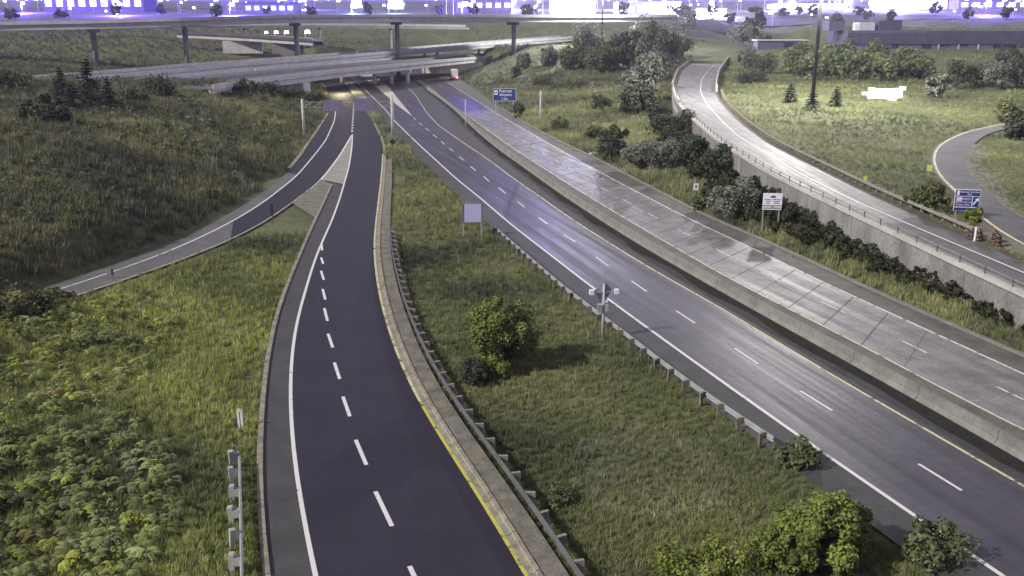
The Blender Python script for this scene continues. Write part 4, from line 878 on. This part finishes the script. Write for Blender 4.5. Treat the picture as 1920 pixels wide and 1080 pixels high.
WT = [(1208, 194, 106, 84, 'grey', 'silvery willow standing in front of the ramp bend'), (1200, 214, 168, 76, 'dark', 'dark undergrowth below the silvery willow'), (1100, 120, 46, 76, 'grey', 'pale rounded tree left of the far light mast'),
      (1132, 138, 84, 76, 'olive', 'dark bushy tree at the foot of the far light mast'), (1178, 134, 52, 46, 'dark', 'tall dark tree in the middle of the grove beyond the bend'), (1214, 130, 38, 84, 'grey', 'tall silvery tree in the grove, highest of the willows'),
      (1244, 126, 56, 66, 'grey', 'silvery tree at the right of the grove by the ramp parapet'), (1272, 112, 58, 48, 'grey', 'rightmost grey tree of the grove above the ramp parapet'), (1028, 124, 88, 36, 'grey', 'small grey tree on the slope below the overpass'), (1075, 130, 84, 64, 'olive', 'low green tree left of the grove'), (982, 130, 100, 30, 'grey', 'grey tree at the foot of the rightmost flyover pier'),
      (1152, 128, 66, 52, 'dark', 'dark tree filling the gap right of the far light mast'), (1192, 112, 44, 50, 'grey', 'slim silvery tree between the dark tree and the highest willow'), (1226, 152, 92, 54, 'grey', 'lower silvery tree in front of the grove by the ramp wall')]
for px, py, tp, wd, m_, lb in WT: tree_px(px, py, tp, wd, m_, lb, nclump=44, droop=.5 if m_ == 'grey' else 0, squash=1.35 if m_ == 'grey' else 1)
# right field
for px, py, lb in ((1481, 195, 'left of the three small conifers in the right field'), (1522, 208, 'middle and nearest of the three small conifers'), (1567, 201, 'right of the three small conifers in the right field')):
    tree(px, py, 4.1 if px != 1522 else 4.6, 2.0, 'conifer', lb, 'small_conifer', .26, 1500, 'spruce', group='three small conifers')
tree(1400, 128, 7.5, 4.6, 'round', 'grey leafy tree hiding the ramp where it bends away', 'tree', .38, 2600, 'grey', .0, nclump=30)
tree(1432, 140, 6.0, 4.2, 'round', 'olive bush at the inner side of the ramp bend', 'bush', .34, 2200, 'olive', .0, cat='bush')
tree(1405, 155, 3.4, 4.4, 'round', 'dark low bush beside the white ramp parapet', 'bush', .28, 2400, 'dark', .0, cat='bush')
tree(1442, 116, 3.2, 3.0, 'round', 'pale whitish bush in front of the sumac thicket', 'bush', .3, 1500, 'grey', .0, cat='bush', warm=.9)
SU = [(1488, 142, 8.0), (1520, 150, 8.6), (1556, 146, 9.6), (1590, 150, 9.0), (1625, 148, 9.2), (1655, 152, 8.2), (1690, 150, 7.6), (1722, 150, 7.2), (1505, 128, 8.6), (1575, 128, 9.6), (1640, 126, 9.2), (1700, 132, 7.6)]
lbl = ['first sumac of the thicket behind the right light mast', 'sumac directly behind the right light mast', 'yellowish sumac right of the light mast', 'front sumac above the grass left of the white wall', 'dense sumac above the left wing of the white wall', 'sumac directly above the white wall', 'sumac above the right post of the white wall', 'rightmost sumac at the front of the thicket', 'back-row sumac at the left end of the thicket', 'tall back-row sumac in front of the roof box', 'back-row sumac below the building corner', 'back-row sumac at the right end of the thicket']
for (px, py, h), lb in zip(SU, lbl): tree(px, py, h, 4.6, 'round', lb, 'sumac_tree', .46, 2600, 'sumac', .02, group='sumac thicket', nclump=36, warm=.35)
RT = [(1752, 182, 5.4, 3.2, 'grey', 'grey bush at the right of the white wall'), (1790, 168, 7.0, 4.0, 'dark', 'dark bush in front of the violet building windows'), (1828, 164, 6.4, 4.2, 'dark', 'dark wide bush below the violet building'), (1868, 168, 7.0, 4.4, 'grey', 'grey bush at the right under the violet building'),
      (1905, 168, 9.5, 4.2, 'dark', 'tall dark tree at the right edge by the violet building'), (1890, 132, 10.0, 4.0, 'dark', 'dark tree covering the right end of the violet building'), (1890, 232, 3.6, 3.2, 'olive', 'olive bush over the vanishing end of the loop ramp'), (1912, 262, 3.6, 3.2, 'dark', 'dark bush at the right edge above the loop ramp'),
      (1745, 395, 3.0, 1.7, 'olive', 'spiky green weed bush left of the blue exit sign'), (1722, 392, 2.2, 1.3, 'green', 'small green weed bush behind the ramp guide rail'), (1822, 415, 1.3, .9, 'bright', 'yellow-green weed clump at the foot of the exit sign')]
for px, py, h, r, m_, lb in RT: tree(px, py, h, r, 'round', lb, 'bush' if h < 9 else 'tree', .30 if py < 300 else .16, 2300, m_, .0, cat='bush' if h < 9 else 'tree', warm=.4 if m_ in ('bright', 'olive') else 0)

# ------------------------------------------------------------------ ground cover (stuff)
def scatter(name, label, cat, pts, rot, scl, tint, srcs, idx):
    n = len(pts); me = bpy.data.meshes.new(name); me.vertices.add(n); me.vertices.foreach_set('co', np.asarray(pts, np.float32).ravel())
    def attr(nm, ty, key, val): a = me.attributes.new(nm, ty, 'POINT'); a.data.foreach_set(key, np.asarray(val).ravel())
    r3 = np.zeros((n, 3)); r3[:, 2] = rot; r3[:, :2] = rng.normal(size=(n, 2)) * .10
    attr('rot', 'FLOAT_VECTOR', 'vector', r3.astype(np.float32)); attr('scl', 'FLOAT', 'value', scl.astype(np.float32)); attr('kindex', 'INT', 'value', idx.astype(np.int32))
    c = np.ones((n, 4), np.float32); c[:, :3] = tint; attr('tint', 'FLOAT_COLOR', 'color', c)
    o = link(name, me); meta(o, label, cat, kind='stuff')
    ng = bpy.data.node_groups.new(name, 'GeometryNodeTree'); ng.interface.new_socket('Geometry', in_out='INPUT', socket_type='NodeSocketGeometry'); ng.interface.new_socket('Geometry', in_out='OUTPUT', socket_type='NodeSocketGeometry')
    gi, go = ng.nodes.new('NodeGroupInput'), ng.nodes.new('NodeGroupOutput'); ip = ng.nodes.new('GeometryNodeInstanceOnPoints'); jn = ng.nodes.new('GeometryNodeJoinGeometry')
    for s in srcs:
        oi = ng.nodes.new('GeometryNodeObjectInfo'); oi.inputs['Object'].default_value = s; oi.inputs['As Instance'].default_value = True; ng.links.new(oi.outputs['Geometry'], jn.inputs[0])
    def named(nm, ty): a = ng.nodes.new('GeometryNodeInputNamedAttribute'); a.data_type = ty; a.inputs['Name'].default_value = nm; return a.outputs[0]
    ng.links.new(gi.outputs[0], ip.inputs['Points']); ng.links.new(jn.outputs[0], ip.inputs['Instance']); ip.inputs['Pick Instance'].default_value = True
    ng.links.new(named('kindex', 'INT'), ip.inputs['Instance Index']); ng.links.new(named('rot', 'FLOAT_VECTOR'), ip.inputs['Rotation']); ng.links.new(named('scl', 'FLOAT'), ip.inputs['Scale'])
    ng.links.new(ip.outputs[0], go.inputs[0]); o.modifiers.new('scatter', 'NODES').node_group = ng
    return o
def tuft(seed, nb, h, spread, w, m):
    g = np.random.default_rng(seed); v = []; f = []
    for k in range(nb):
        a = g.uniform(0, 6.28); b = g.uniform(0, spread) ; x, y = b * math.cos(a), b * math.sin(a); hh = h * g.uniform(.55, 1.2); l = g.uniform(.1, .55) * hh; t = g.uniform(0, 6.28)
        dx, dy = math.cos(t) * l, math.sin(t) * l; px_, py_ = -math.sin(t) * w, math.cos(t) * w; i = len(v)
        v += [(x - px_, y - py_, -.03), (x + px_, y + py_, -.03), (x + dx * .45 + px_ * .8, y + dy * .45 + py_ * .8, hh * .6), (x + dx * .45 - px_ * .8, y + dy * .45 - py_ * .8, hh * .6), (x + dx, y + dy, hh)]
        f += [(i, i + 1, i + 2, i + 3), (i + 3, i + 2, i + 4)]
    me = bpy.data.meshes.new('tuft'); me.from_pydata(v, [], f); me.materials.append(m); return bpy.data.objects.new('tuft', me)
def shrublet(seed, n, r, leaf, m):
    cm, _ = clump_crown(r * 1.5, r, n, leaf, m, 0.0, 9, 0, 1, seed); return bpy.data.objects.new('shrublet', cm)
def sumaclet(seed, m):
    g = np.random.default_rng(seed); C = []; U = []; V = []; 
    for k in range(9):
        a = g.uniform(0, 6.28); L = g.uniform(.45, .75); e0 = g.uniform(.5, 1.0); base = np.array([0, 0, g.uniform(.5, .8)])
        for j in range(8):
            t = (j + 1) / 8; p = base + np.array([math.cos(a) * L * t, math.sin(a) * L * t, e0 * .35 * math.sin(t * 2.2) - .12 * t * t]); sd = np.array([-math.sin(a), math.cos(a), -.25]); fw = np.array([math.cos(a), math.sin(a), -.1])
            for s in (-1, 1):
                d = sd * s * np.array([1, 1, 1]) * .9 + fw * .5; d[2] = -.22; d /= np.linalg.norm(d); l = .17 * (1 - .45 * abs(t - .4)); C.append(p + d * l * .5); U.append(d * l * .62); w = np.cross(d, [0, 0, 1]); w /= np.linalg.norm(w); V.append(w * .05 + np.array([0, 0, .008]))
    C, U, V = map(np.array, (C, U, V)); ct = g.uniform(.75, 1.3, len(C))
    return bpy.data.objects.new('sumaclet', quad_mesh('sumaclet', C, U, V, np.stack([ct] * 3, 1), m))
def wave(q, s, ph=0): return .5 + .25 * (np.sin(q[:, 0] * s + 1.7 * np.sin(q[:, 1] * s * .7 + ph)) + np.sin(q[:, 1] * s * 1.3 + 1.3 * np.sin(q[:, 0] * s * .6 + 2 * ph)))
def candidates(y0, y1, k, lo=-.62, hi=.62):
    out = []; y = y0
    while y < y1:
        y2 = min(y * 1.1, y1); s = k * y; n = int((y2 - y) * (hi - lo) * (y + 20) / (s * s)); yy = rng.uniform(y, y2, n); out.append(np.stack([rng.uniform(lo, hi, n) * (yy + 8), yy], 1)); y = y2
    return np.concatenate(out)
Q = candidates(22, 560, .0062); z, t, s = terrain(Q)
sLo, sLi, sEk = side_of(Q, L_outer), side_of(Q, L_inner), side_of(Q, E_kerb)
hill = (sLo < -1.2) & (Q[:, 0] < -20)
front = (sLi > 1.0) & (sEk < -.4) & (Q[:, 1] < 135) & (Q[:, 0] < -8)
sGm, sM, sB = side_of(Q, PE), side_of(Q, G3), side_of(Q, B_foot)
ok = t > .45
onK = (s > -.45) & (s < .6) & (Q[:, 0] > 20)
med = (Q[:, 1] < 175) & (side_of(Q, E_right) > 1.75) & (side_of(Q, M_white) < -2.5) & (Q[:, 0] < 30)
dens = rng.uniform(0, 1, len(Q))
verge = (side_of(Q, R_kerb) > .55) & (s < -.5) & (Q[:, 0] > -25) & (Q[:, 1] < 560); field = (s > 4) & (Q[:, 1] < 560)
use = ok & ~onK & (med | verge | field | front | (hill & (dens < .8)) | ((Q[:, 1] > 150) & (dens < .6)))
use &= ~((Q[:, 0] > -60) & (Q[:, 0] < 10) & (Q[:, 1] > 225) & (s < 0) & (side_of(Q, R_kerb) < .5) & (sLo > -1))
q, z2, n = Q[use], z[use], use.sum()
hl, fr, md, vg, fd = hill[use], front[use], med[use], verge[use], field[use]
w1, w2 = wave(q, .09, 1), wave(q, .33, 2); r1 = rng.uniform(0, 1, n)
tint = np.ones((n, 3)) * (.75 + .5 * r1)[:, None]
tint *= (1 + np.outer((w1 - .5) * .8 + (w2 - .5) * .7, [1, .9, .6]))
tint[md] *= [.95, .95, .85]; tint[fr] *= [1.36, 1.36, .95]; nb = fr & (q[:, 1] < 48); tint[nb] *= 1 + .45 * np.clip((48 - q[nb, 1]) / 14, 0, 1)[:, None]; tint[vg] *= [1.0, .98, 1.0]; tint[fd] *= [1.08, 1.08, .95]; tint[hl] *= [.80, .76, .82]  # nearest left grass tinted brighter, standing in for lamplight falling there
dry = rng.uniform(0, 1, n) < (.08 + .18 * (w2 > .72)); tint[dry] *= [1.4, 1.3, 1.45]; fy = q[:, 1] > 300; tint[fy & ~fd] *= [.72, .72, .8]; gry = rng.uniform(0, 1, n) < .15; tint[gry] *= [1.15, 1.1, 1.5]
size = (.75 + .35 * rng.uniform(-1, 1, n)) * np.clip(q[:, 1] / 50, .85, 5) ** .75; size[fd] *= .55; size[hl] *= 1.5; size[md] *= .85; size[vg & (q[:, 1] < 120)] *= 1.25
tall = md & (w2 < .3); size[tall] *= 1.3
pale = np.linalg.norm(q - G(1190, 860)[:2], axis=1); pk = (pale < 4.2 * (.6 + .8 * w2)) & (rng.uniform(0, 1, n) < .6); tint[pk] *= [1.35, 1.25, 1.7]
tufts = [tuft(k, 15, .42, .26, .014, TUFT) for k in range(5)]
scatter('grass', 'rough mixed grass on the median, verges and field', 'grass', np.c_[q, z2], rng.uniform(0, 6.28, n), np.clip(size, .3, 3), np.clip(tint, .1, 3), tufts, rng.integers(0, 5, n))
# scrub on the left hill
Q2 = candidates(60, 330, .0095, -.62, -.05); z, t, s = terrain(Q2); sLo = side_of(Q2, L_outer)
use = (sLo < -3.2) & (t > 2.2) & (Q2[:, 1] < 300) & (rng.uniform(0, 1, len(Q2)) < np.where(side_of(Q2, L_outer) < -8, .6, .25) * (.4 + 1.2 * wave(Q2, .13, 7)))
q, z2, n = Q2[use], z[use], use.sum(); w1, w2 = wave(q, .07, 3), wave(q, .21, 5)
tint = np.ones((n, 3)) * rng.uniform(.6, 1.5, n)[:, None] * (.72 + .85 * np.clip(w2 - .2, 0, 1))[:, None] * np.array([.94, 1.0, 1.05]); yl = (rng.uniform(0, 1, n) < .10); tint[yl] *= [1.35, 1.35, .9]; gr_ = rng.uniform(0, 1, n) < .35; tint[gr_] *= [1.1, 1.05, 1.5]; rd = rng.uniform(0, 1, n) < .02; tint[rd] *= [1.4, .95, .9]
sz = rng.uniform(.25, .75, n) * np.clip(q[:, 1] / 95, .75, 1.6)
shr = [shrublet(50 + k, 170, 1.0, .15, SCRUB) for k in range(5)]
scatter('scrub', 'dense dark scrub covering the left hill', 'scrub', np.c_[q, z2 - .15], rng.uniform(0, 6.28, n), sz, np.clip(tint, .08, 3), shr, rng.integers(0, 5, n))
# leafy sumac cover in the left foreground
Q3 = candidates(26, 72, .0135, -.75, -.12); z, t, s = terrain(Q3); sEk = side_of(Q3, E_kerb)
w1 = wave(Q3, .16, 2); edge = np.interp(Q3[:, 1], [26, 34, 40, 50, 62, 74], [-15.5, -15, -16, -19.5, -25, -33])
use = (Q3[:, 0] < edge + 5 * (w1 - .5)) & (sEk < -2) & (t > 1.2) & (rng.uniform(0, 1, len(Q3)) < (.22 + .9 * w1) * np.where(Q3[:, 1] < 39, .5, 1.0))
q, z2, n = Q3[use], z[use], use.sum(); w2 = wave(q, .4, 4)
tint = np.ones((n, 3)) * rng.uniform(.55, 1.3, n)[:, None] * (.6 + .8 * w2)[:, None]; tint *= [1.0, 1.05, .8]; yl = rng.uniform(0, 1, n) < .2; tint[yl] *= [1.35, 1.3, .7]; br = rng.uniform(0, 1, n) < .03; tint[br] *= [1.4, 1.0, 1.1]; gr_ = rng.uniform(0, 1, n) < .2; tint[gr_] *= [.95, 1.0, 1.4]
sml = [sumaclet(70 + k, SCRUB) for k in range(4)] + [shrublet(90, 150, .6, .12, SCRUB), shrublet(91, 150, .6, .10, SCRUB)]
scatter('sumac_cover', 'leafy yellow-green sumac cover in the left foreground', 'ground cover', np.c_[q, z2], rng.uniform(0, 6.28, n), rng.uniform(.3, .95, n), np.clip(tint * 1.9, .1, 4), sml, rng.choice(6, n, p=[.16, .16, .16, .16, .18, .18]))
# tall weeds at the foot of the retaining wall and beside the guide rails
Q4 = candidates(45, 190, .011, .1, .62); z, t, s = terrain(Q4); use = (s < -.5) & (s > -5.5) & (side_of(Q4, R_kerb) > 2.8) & (rng.uniform(0, 1, len(Q4)) < .75)
q, z2, n = Q4[use], z[use], use.sum(); tint = np.ones((n, 3)) * rng.uniform(.18, .5, n)[:, None]  # low tint paints the retaining wall's shade into the weeds
scatter('wall_weeds', 'weeds with wall shade in their dark tint along the foot of the retaining wall', 'weeds', np.c_[q, z2 - .1], rng.uniform(0, 6.28, n), rng.uniform(.55, 1.25, n) * np.clip(q[:, 1] / 80, .8, 1.7), np.clip(tint, .08, 3), shr, rng.integers(0, 5, n))
# ------------------------------------------------------------------ violet-lit building on the right
def ground_at(px, Y): x = (px - 960) / FPX * Y; return x, TZ(x, Y)
p = A(1740, 104, 392); bl = empty('workshop_building', (p[0], p[1], p[2] - 1.5)); meta(bl, 'long low violet-lit building with a row of dark doors at the right', 'building'); k = 392 / FPX
MB().box((-34, 0, 0), (62, 26, 4.6 + 1.5)).build('wall', 'wall_violet_lit', bl)
MB().box((-34.4, -.4, 6.1), (62.4, 26.4, 11.4)).build('roof', 'roof_grey', bl)
MB().box((-34.2, -.25, 10.6), (-2, -.42, 11.6)).build('parapet', 'wall_violet_lit', bl)
for i, (px, w, y0, y1) in enumerate(((1678, 3.0, 78, 96), (1735, 4.0, 79, 94), (1768, 4.6, 79, 88), (1800, 4.6, 81, 88), (1862, 3.0, 85, 96), (1890, 3.4, 82, 94))):
    x = (px - 1740) * k; w_ = MB().box((x - w / 2, -.12, (104 - y1) * k + 1.5), (x + w / 2, -.003, (104 - y0) * k + 1.5)).build('window', 'steel_dark', bl)
    for j in range(2): MB().box((x - w / 2 + .15 + j * w / 2, -.16, (104 - y1) * k + 1.65), (x - .12 + j * w / 2, -.121, (104 - y0) * k + 1.35)).build('pane', 'window_dark', w_)
for i, px in enumerate((1757, 1793, 1829)): MB().box(((px - 1740) * k - .25, -.3, 0), ((px - 1740) * k + .25, -.004, 6.09)).build('pilaster', 'wall_pale', bl)
for (x0, x1, y0, y1, m_) in ((1564, 1592, 58, 35, 'wall_violet_lit'), (1620, 1648, 52, 32, 'wall_pale'), (1655, 1697, 54, 30, 'roof_grey')):
    MB().box(((x0 - 1740) * k, 6, 11.4), ((x1 - 1740) * k, 14, 11.4 + (y0 - y1) * k * .75)).build('roof_plant', m_, bl)
p = A(1460, 92, 400); sh = empty('low_shed', (p[0], p[1], TZ(p[0], p[1]))); meta(sh, 'small grey flat-roofed shed left of the sumac thicket', 'building')
MB().box((-9, 0, -.5), (12, 8, 3.2)).build('wall', 'wall_violet_lit', sh); MB().box((-9.5, -.5, 3.2), (12.5, 8.5, 3.7)).build('roof', 'wall_pale', sh); MB().box((2, -.1, .2), (6, -.003, 2.4)).build('door', 'window_dark', sh)

# ------------------------------------------------------------------ far lit district along the top of the picture
def warehouse(px0, px1, ytop, Y, depth, label, m_='wall_pale', roof='roof_grey', hmin=5, bays=6, lit=True):
    x0, x1 = (px0 - 960) / FPX * Y, (px1 - 960) / FPX * Y; xm = (x0 + x1) / 2; zg = min(TZ(x0, Y), TZ(x1, Y), TZ(xm, Y)) - .5
    hgt = max(hmin, zrow(ytop, Y) - zg); o = empty('warehouse', (xm, Y, zg)); meta(o, label, 'building'); w = (x1 - x0) / 2
    MB().box((-w, 0, 0), (w, depth, hgt)).build('wall', m_, o); MB().box((-w - .4, -.4, hgt), (w + .4, depth + .4, hgt + .7)).build('roof', roof, o)
    for b in range(bays):
        x = -w + (b + .5) * 2 * w / bays; MB().box((x - w / bays * .55, -.15, hgt * .35), (x + w / bays * .55, -.004, hgt * .72)).build('window', 'window_lit' if lit else 'window_dark', o)
    return o
warehouse(1150, 1262, 9, 700, 30, 'long white hall behind the flyover right of the far light mast', 'wall_pale', 'wall_pale', bays=7)
warehouse(1030, 1110, 6, 760, 30, 'bright white hall left of the far light mast at the top', 'white_wall', 'wall_pale', bays=5)
warehouse(860, 960, 4, 860, 30, 'dim hall at the top centre behind the flyover', 'wall_violet_lit')
warehouse(480, 570, 10, 780, 26, 'low violet-lit hall left of the two blue glaring lamps', 'wall_violet_lit')
warehouse(120, 300, -4, 820, 30, 'wide violet-lit hall at the top left behind the flyover', 'wall_violet_lit', bays=9)
warehouse(1290, 1345, 20, 720, 18, 'small pale house by the pole left of the dark poplar', 'wall_pale', bays=3)
warehouse(1430, 1560, 12, 900, 26, 'pale hall behind the tree line at the upper right', 'white_wall', 'wall_pale', bays=8)
warehouse(1620, 1740, -6, 900, 26, 'tall pale hall behind the roof boxes at the upper right', 'white_wall', 'wall_pale', bays=8)
warehouse(1760, 1930, 4, 880, 26, 'violet-lit hall at the top right corner', 'wall_violet_lit', bays=8)
def lot(px0, px1, Y0, Y1, label):
    v = []; nx = 14; ny = 8
    for b in range(ny + 1):
        Y = Y0 + (Y1 - Y0) * b / ny; xs = [((px0 + (px1 - px0) * a / nx) - 960) / FPX * Y for a in range(nx + 1)]; zs = terrain(np.array([[x, Y] for x in xs]))[0]
        v += [(x, Y, z + .35) for x, z in zip(xs, zs)]
    f = [(b * (nx + 1) + a, b * (nx + 1) + a + 1, (b + 1) * (nx + 1) + a + 1, (b + 1) * (nx + 1) + a) for b in range(ny) for a in range(nx)]
    meta(mk('parking_lot', v, f, 'lot_paving'), label, kind='structure')
lot(-200, 420, 610, 800, 'lit paved lot at the far left'); lot(430, 980, 620, 840, 'lit paved lot behind the centre of the flyover'); lot(990, 1380, 600, 690, 'lit paved lot before the white halls'); lot(1400, 2100, 650, 880, 'lit paved lot at the far right'); lot(-200, 2100, 960, 1250, 'broad lit paved district beyond the halls')
# trees among it
FT = [(60, 32, 640), (150, 30, 660), (250, 32, 650), (330, 30, 690), (430, 28, 640), (600, 30, 650), (830, 24, 700), (890, 26, 690), (985, 22, 640), (1000, 24, 690), (1160, 30, 640), (1255, 44, 560), (1270, 46, 540), (1320, 30, 680), (1352, 30, 660), (1445, 32, 690), (1475, 30, 700), (1500, 32, 690), (1545, 34, 640), (1600, 32, 660), (1580, 30, 700), (1720, 30, 700), (1780, 32, 640), (1850, 30, 640), (1640, 36, 620), (1410, 34, 640), (700, 28, 690), (520, 26, 700)]
for i, (px, y, Y) in enumerate(FT):
    x, z = ground_at(px, Y); big = i in (11, 12)
    tree(px, y, 15 if big else random.uniform(6, 12), 8.5 if big else random.uniform(3.5, 5.5), 'round', 'dark tree among the lights of the far district' if not big else ['pale tree crowning the slope right of the flyover end', 'lower pale tree on the slope beside the flyover end'][i - 11], 'far_tree' if not big else 'tree', .75, 700, 'dark' if not big else 'grey', .1, 'trees of the far district' if not big else None, pos=Vector((x, Y, z)), nclump=18)
for px, Y, h, r, m_, lb in ((1397, 520, 26, 6.5, 'dark', 'tall dark poplar rising to the top edge right of the ramp end'), (1378, 505, 12, 8.0, 'grey', 'grey broad tree left below the dark poplar'), (1418, 500, 8, 4, 'dark', 'dark tree right below the poplar'), (1435, 480, 5, 4, 'dark', 'small dark tree on the far green slope')):
    x, z = ground_at(px, Y); tree(px, 60, h, r, 'round', lb, 'tree', .6, 1800, m_, .05, pos=Vector((x, Y, z)), nclump=26)
# lamps of the district: each a pole with a glowing head, some of them real lights
LP = []
for i in range(280):
    px = random.uniform(-60, 1980); Y = 600 * math.exp(random.uniform(0, .95)); LP.append((px, Y, random.uniform(6, 11)))
ld = bpy.data.meshes
base_l = None; parts0 = []
for i, (px, Y, hh) in enumerate(LP):
    x, z = ground_at(px, Y)
    if base_l is None:
        base_l = street_lamp((x, Y, z), 10, 1.6, 'lamp_white', 'small white street lamp among the lights of the far district', 'street lamps of the far district'); parts0 = list(base_l.children)
    else:
        o = base_l.copy(); COL.objects.link(o); o.location = (x, Y, z); s = hh / 10 * random.choice((.8, 1, 1.2, 1.6)); o.scale = (s, s, s); o.rotation_euler = (0, 0, random.uniform(0, 6.28))
        for c in parts0: k2 = c.copy(); COL.objects.link(k2); k2.parent = o
FL = [(659, 12, 740, 7.0, 420000, 'left of the two glaring blue-white floodlights above the flyover'), (728, 10, 740, 10.5, 640000, 'right and larger of the two glaring blue-white floodlights above the flyover'),
      (866, 11, 700, 3.6, 260000, 'glaring white floodlight at the top centre'), (1060, 12, 700, 4.0, 420000, 'white floodlight over the halls left of the far mast'), (1330, 6, 690, 3.0, 300000, 'white floodlight by the small pale house'),
      (1480, 6, 800, 3.2, 420000, 'white floodlight before the pale hall at the upper right'), (1690, 2, 800, 3.2, 420000, 'white floodlight before the tall pale hall'), (220, 8, 700, 2.4, 300000, 'white floodlight at the top left'), (430, 8, 690, 2.6, 300000, 'white floodlight left of the low violet hall'), (1850, 4, 700, 2.4, 260000, 'white floodlight at the top right'),
      (40, 12, 760, 2.0, 260000, 'white floodlight nearest the left edge of the skyline'), (560, 6, 900, 2.4, 420000, 'white floodlight behind the low violet hall'), (960, 4, 900, 3.0, 420000, 'white floodlight behind the dim centre hall'), (1180, 4, 900, 3.0, 480000, 'white floodlight behind the long white hall'), (1590, 6, 900, 2.8, 420000, 'white floodlight between the two pale upper halls')]
for i, (px, y, Y, hd, w_, lb) in enumerate(FL):
    p = A(px, y, Y); z = TZ(p[0], Y)
    street_lamp((p[0], Y, z), max(8, p[2] - z), hd, 'lamp_blue', lb, 'floodlights of the far district', w_ * (.7 if i < 2 else 2.2 if px > 950 and px < 1800 else 1.5), (.24, .38, 1.0) if i < 2 else (.52, .46, 1.0) if px > 950 and px < 1800 else (.17, .09, 1.0), arm=.5, name='flood_lamp')

# ------------------------------------------------------------------ night air
hz = MB().box((-2250, -90, -4), (2250, 2650, 125)).build('haze', None); meta(hz, 'thin night haze over the whole interchange', kind='stuff')
hm = bpy.data.materials.new('night_air'); hm.use_nodes = True; hn = hm.node_tree; hn.nodes.clear()
ho = hn.nodes.new('ShaderNodeOutputMaterial'); hv = hn.nodes.new('ShaderNodeVolumePrincipled'); hv.inputs['Color'].default_value = (.86, .84, 1.0, 1); hv.inputs['Density'].default_value = 0.00015; hv.inputs['Anisotropy'].default_value = .3
hn.links.new(hv.outputs[0], ho.inputs['Volume']); hz.data.materials.append(hm)

# lettering becomes plain mesh
bpy.context.view_layer.update(); dg = bpy.context.evaluated_depsgraph_get()
for o in [x for x in COL.objects if x.type == 'FONT']:
    me = bpy.data.meshes.new_from_object(o.evaluated_get(dg)); n2 = bpy.data.objects.new('lettering', me); COL.objects.link(n2)
    n2.parent = o.parent; n2.location = o.location; n2.rotation_euler = o.rotation_euler; bpy.data.objects.remove(o)
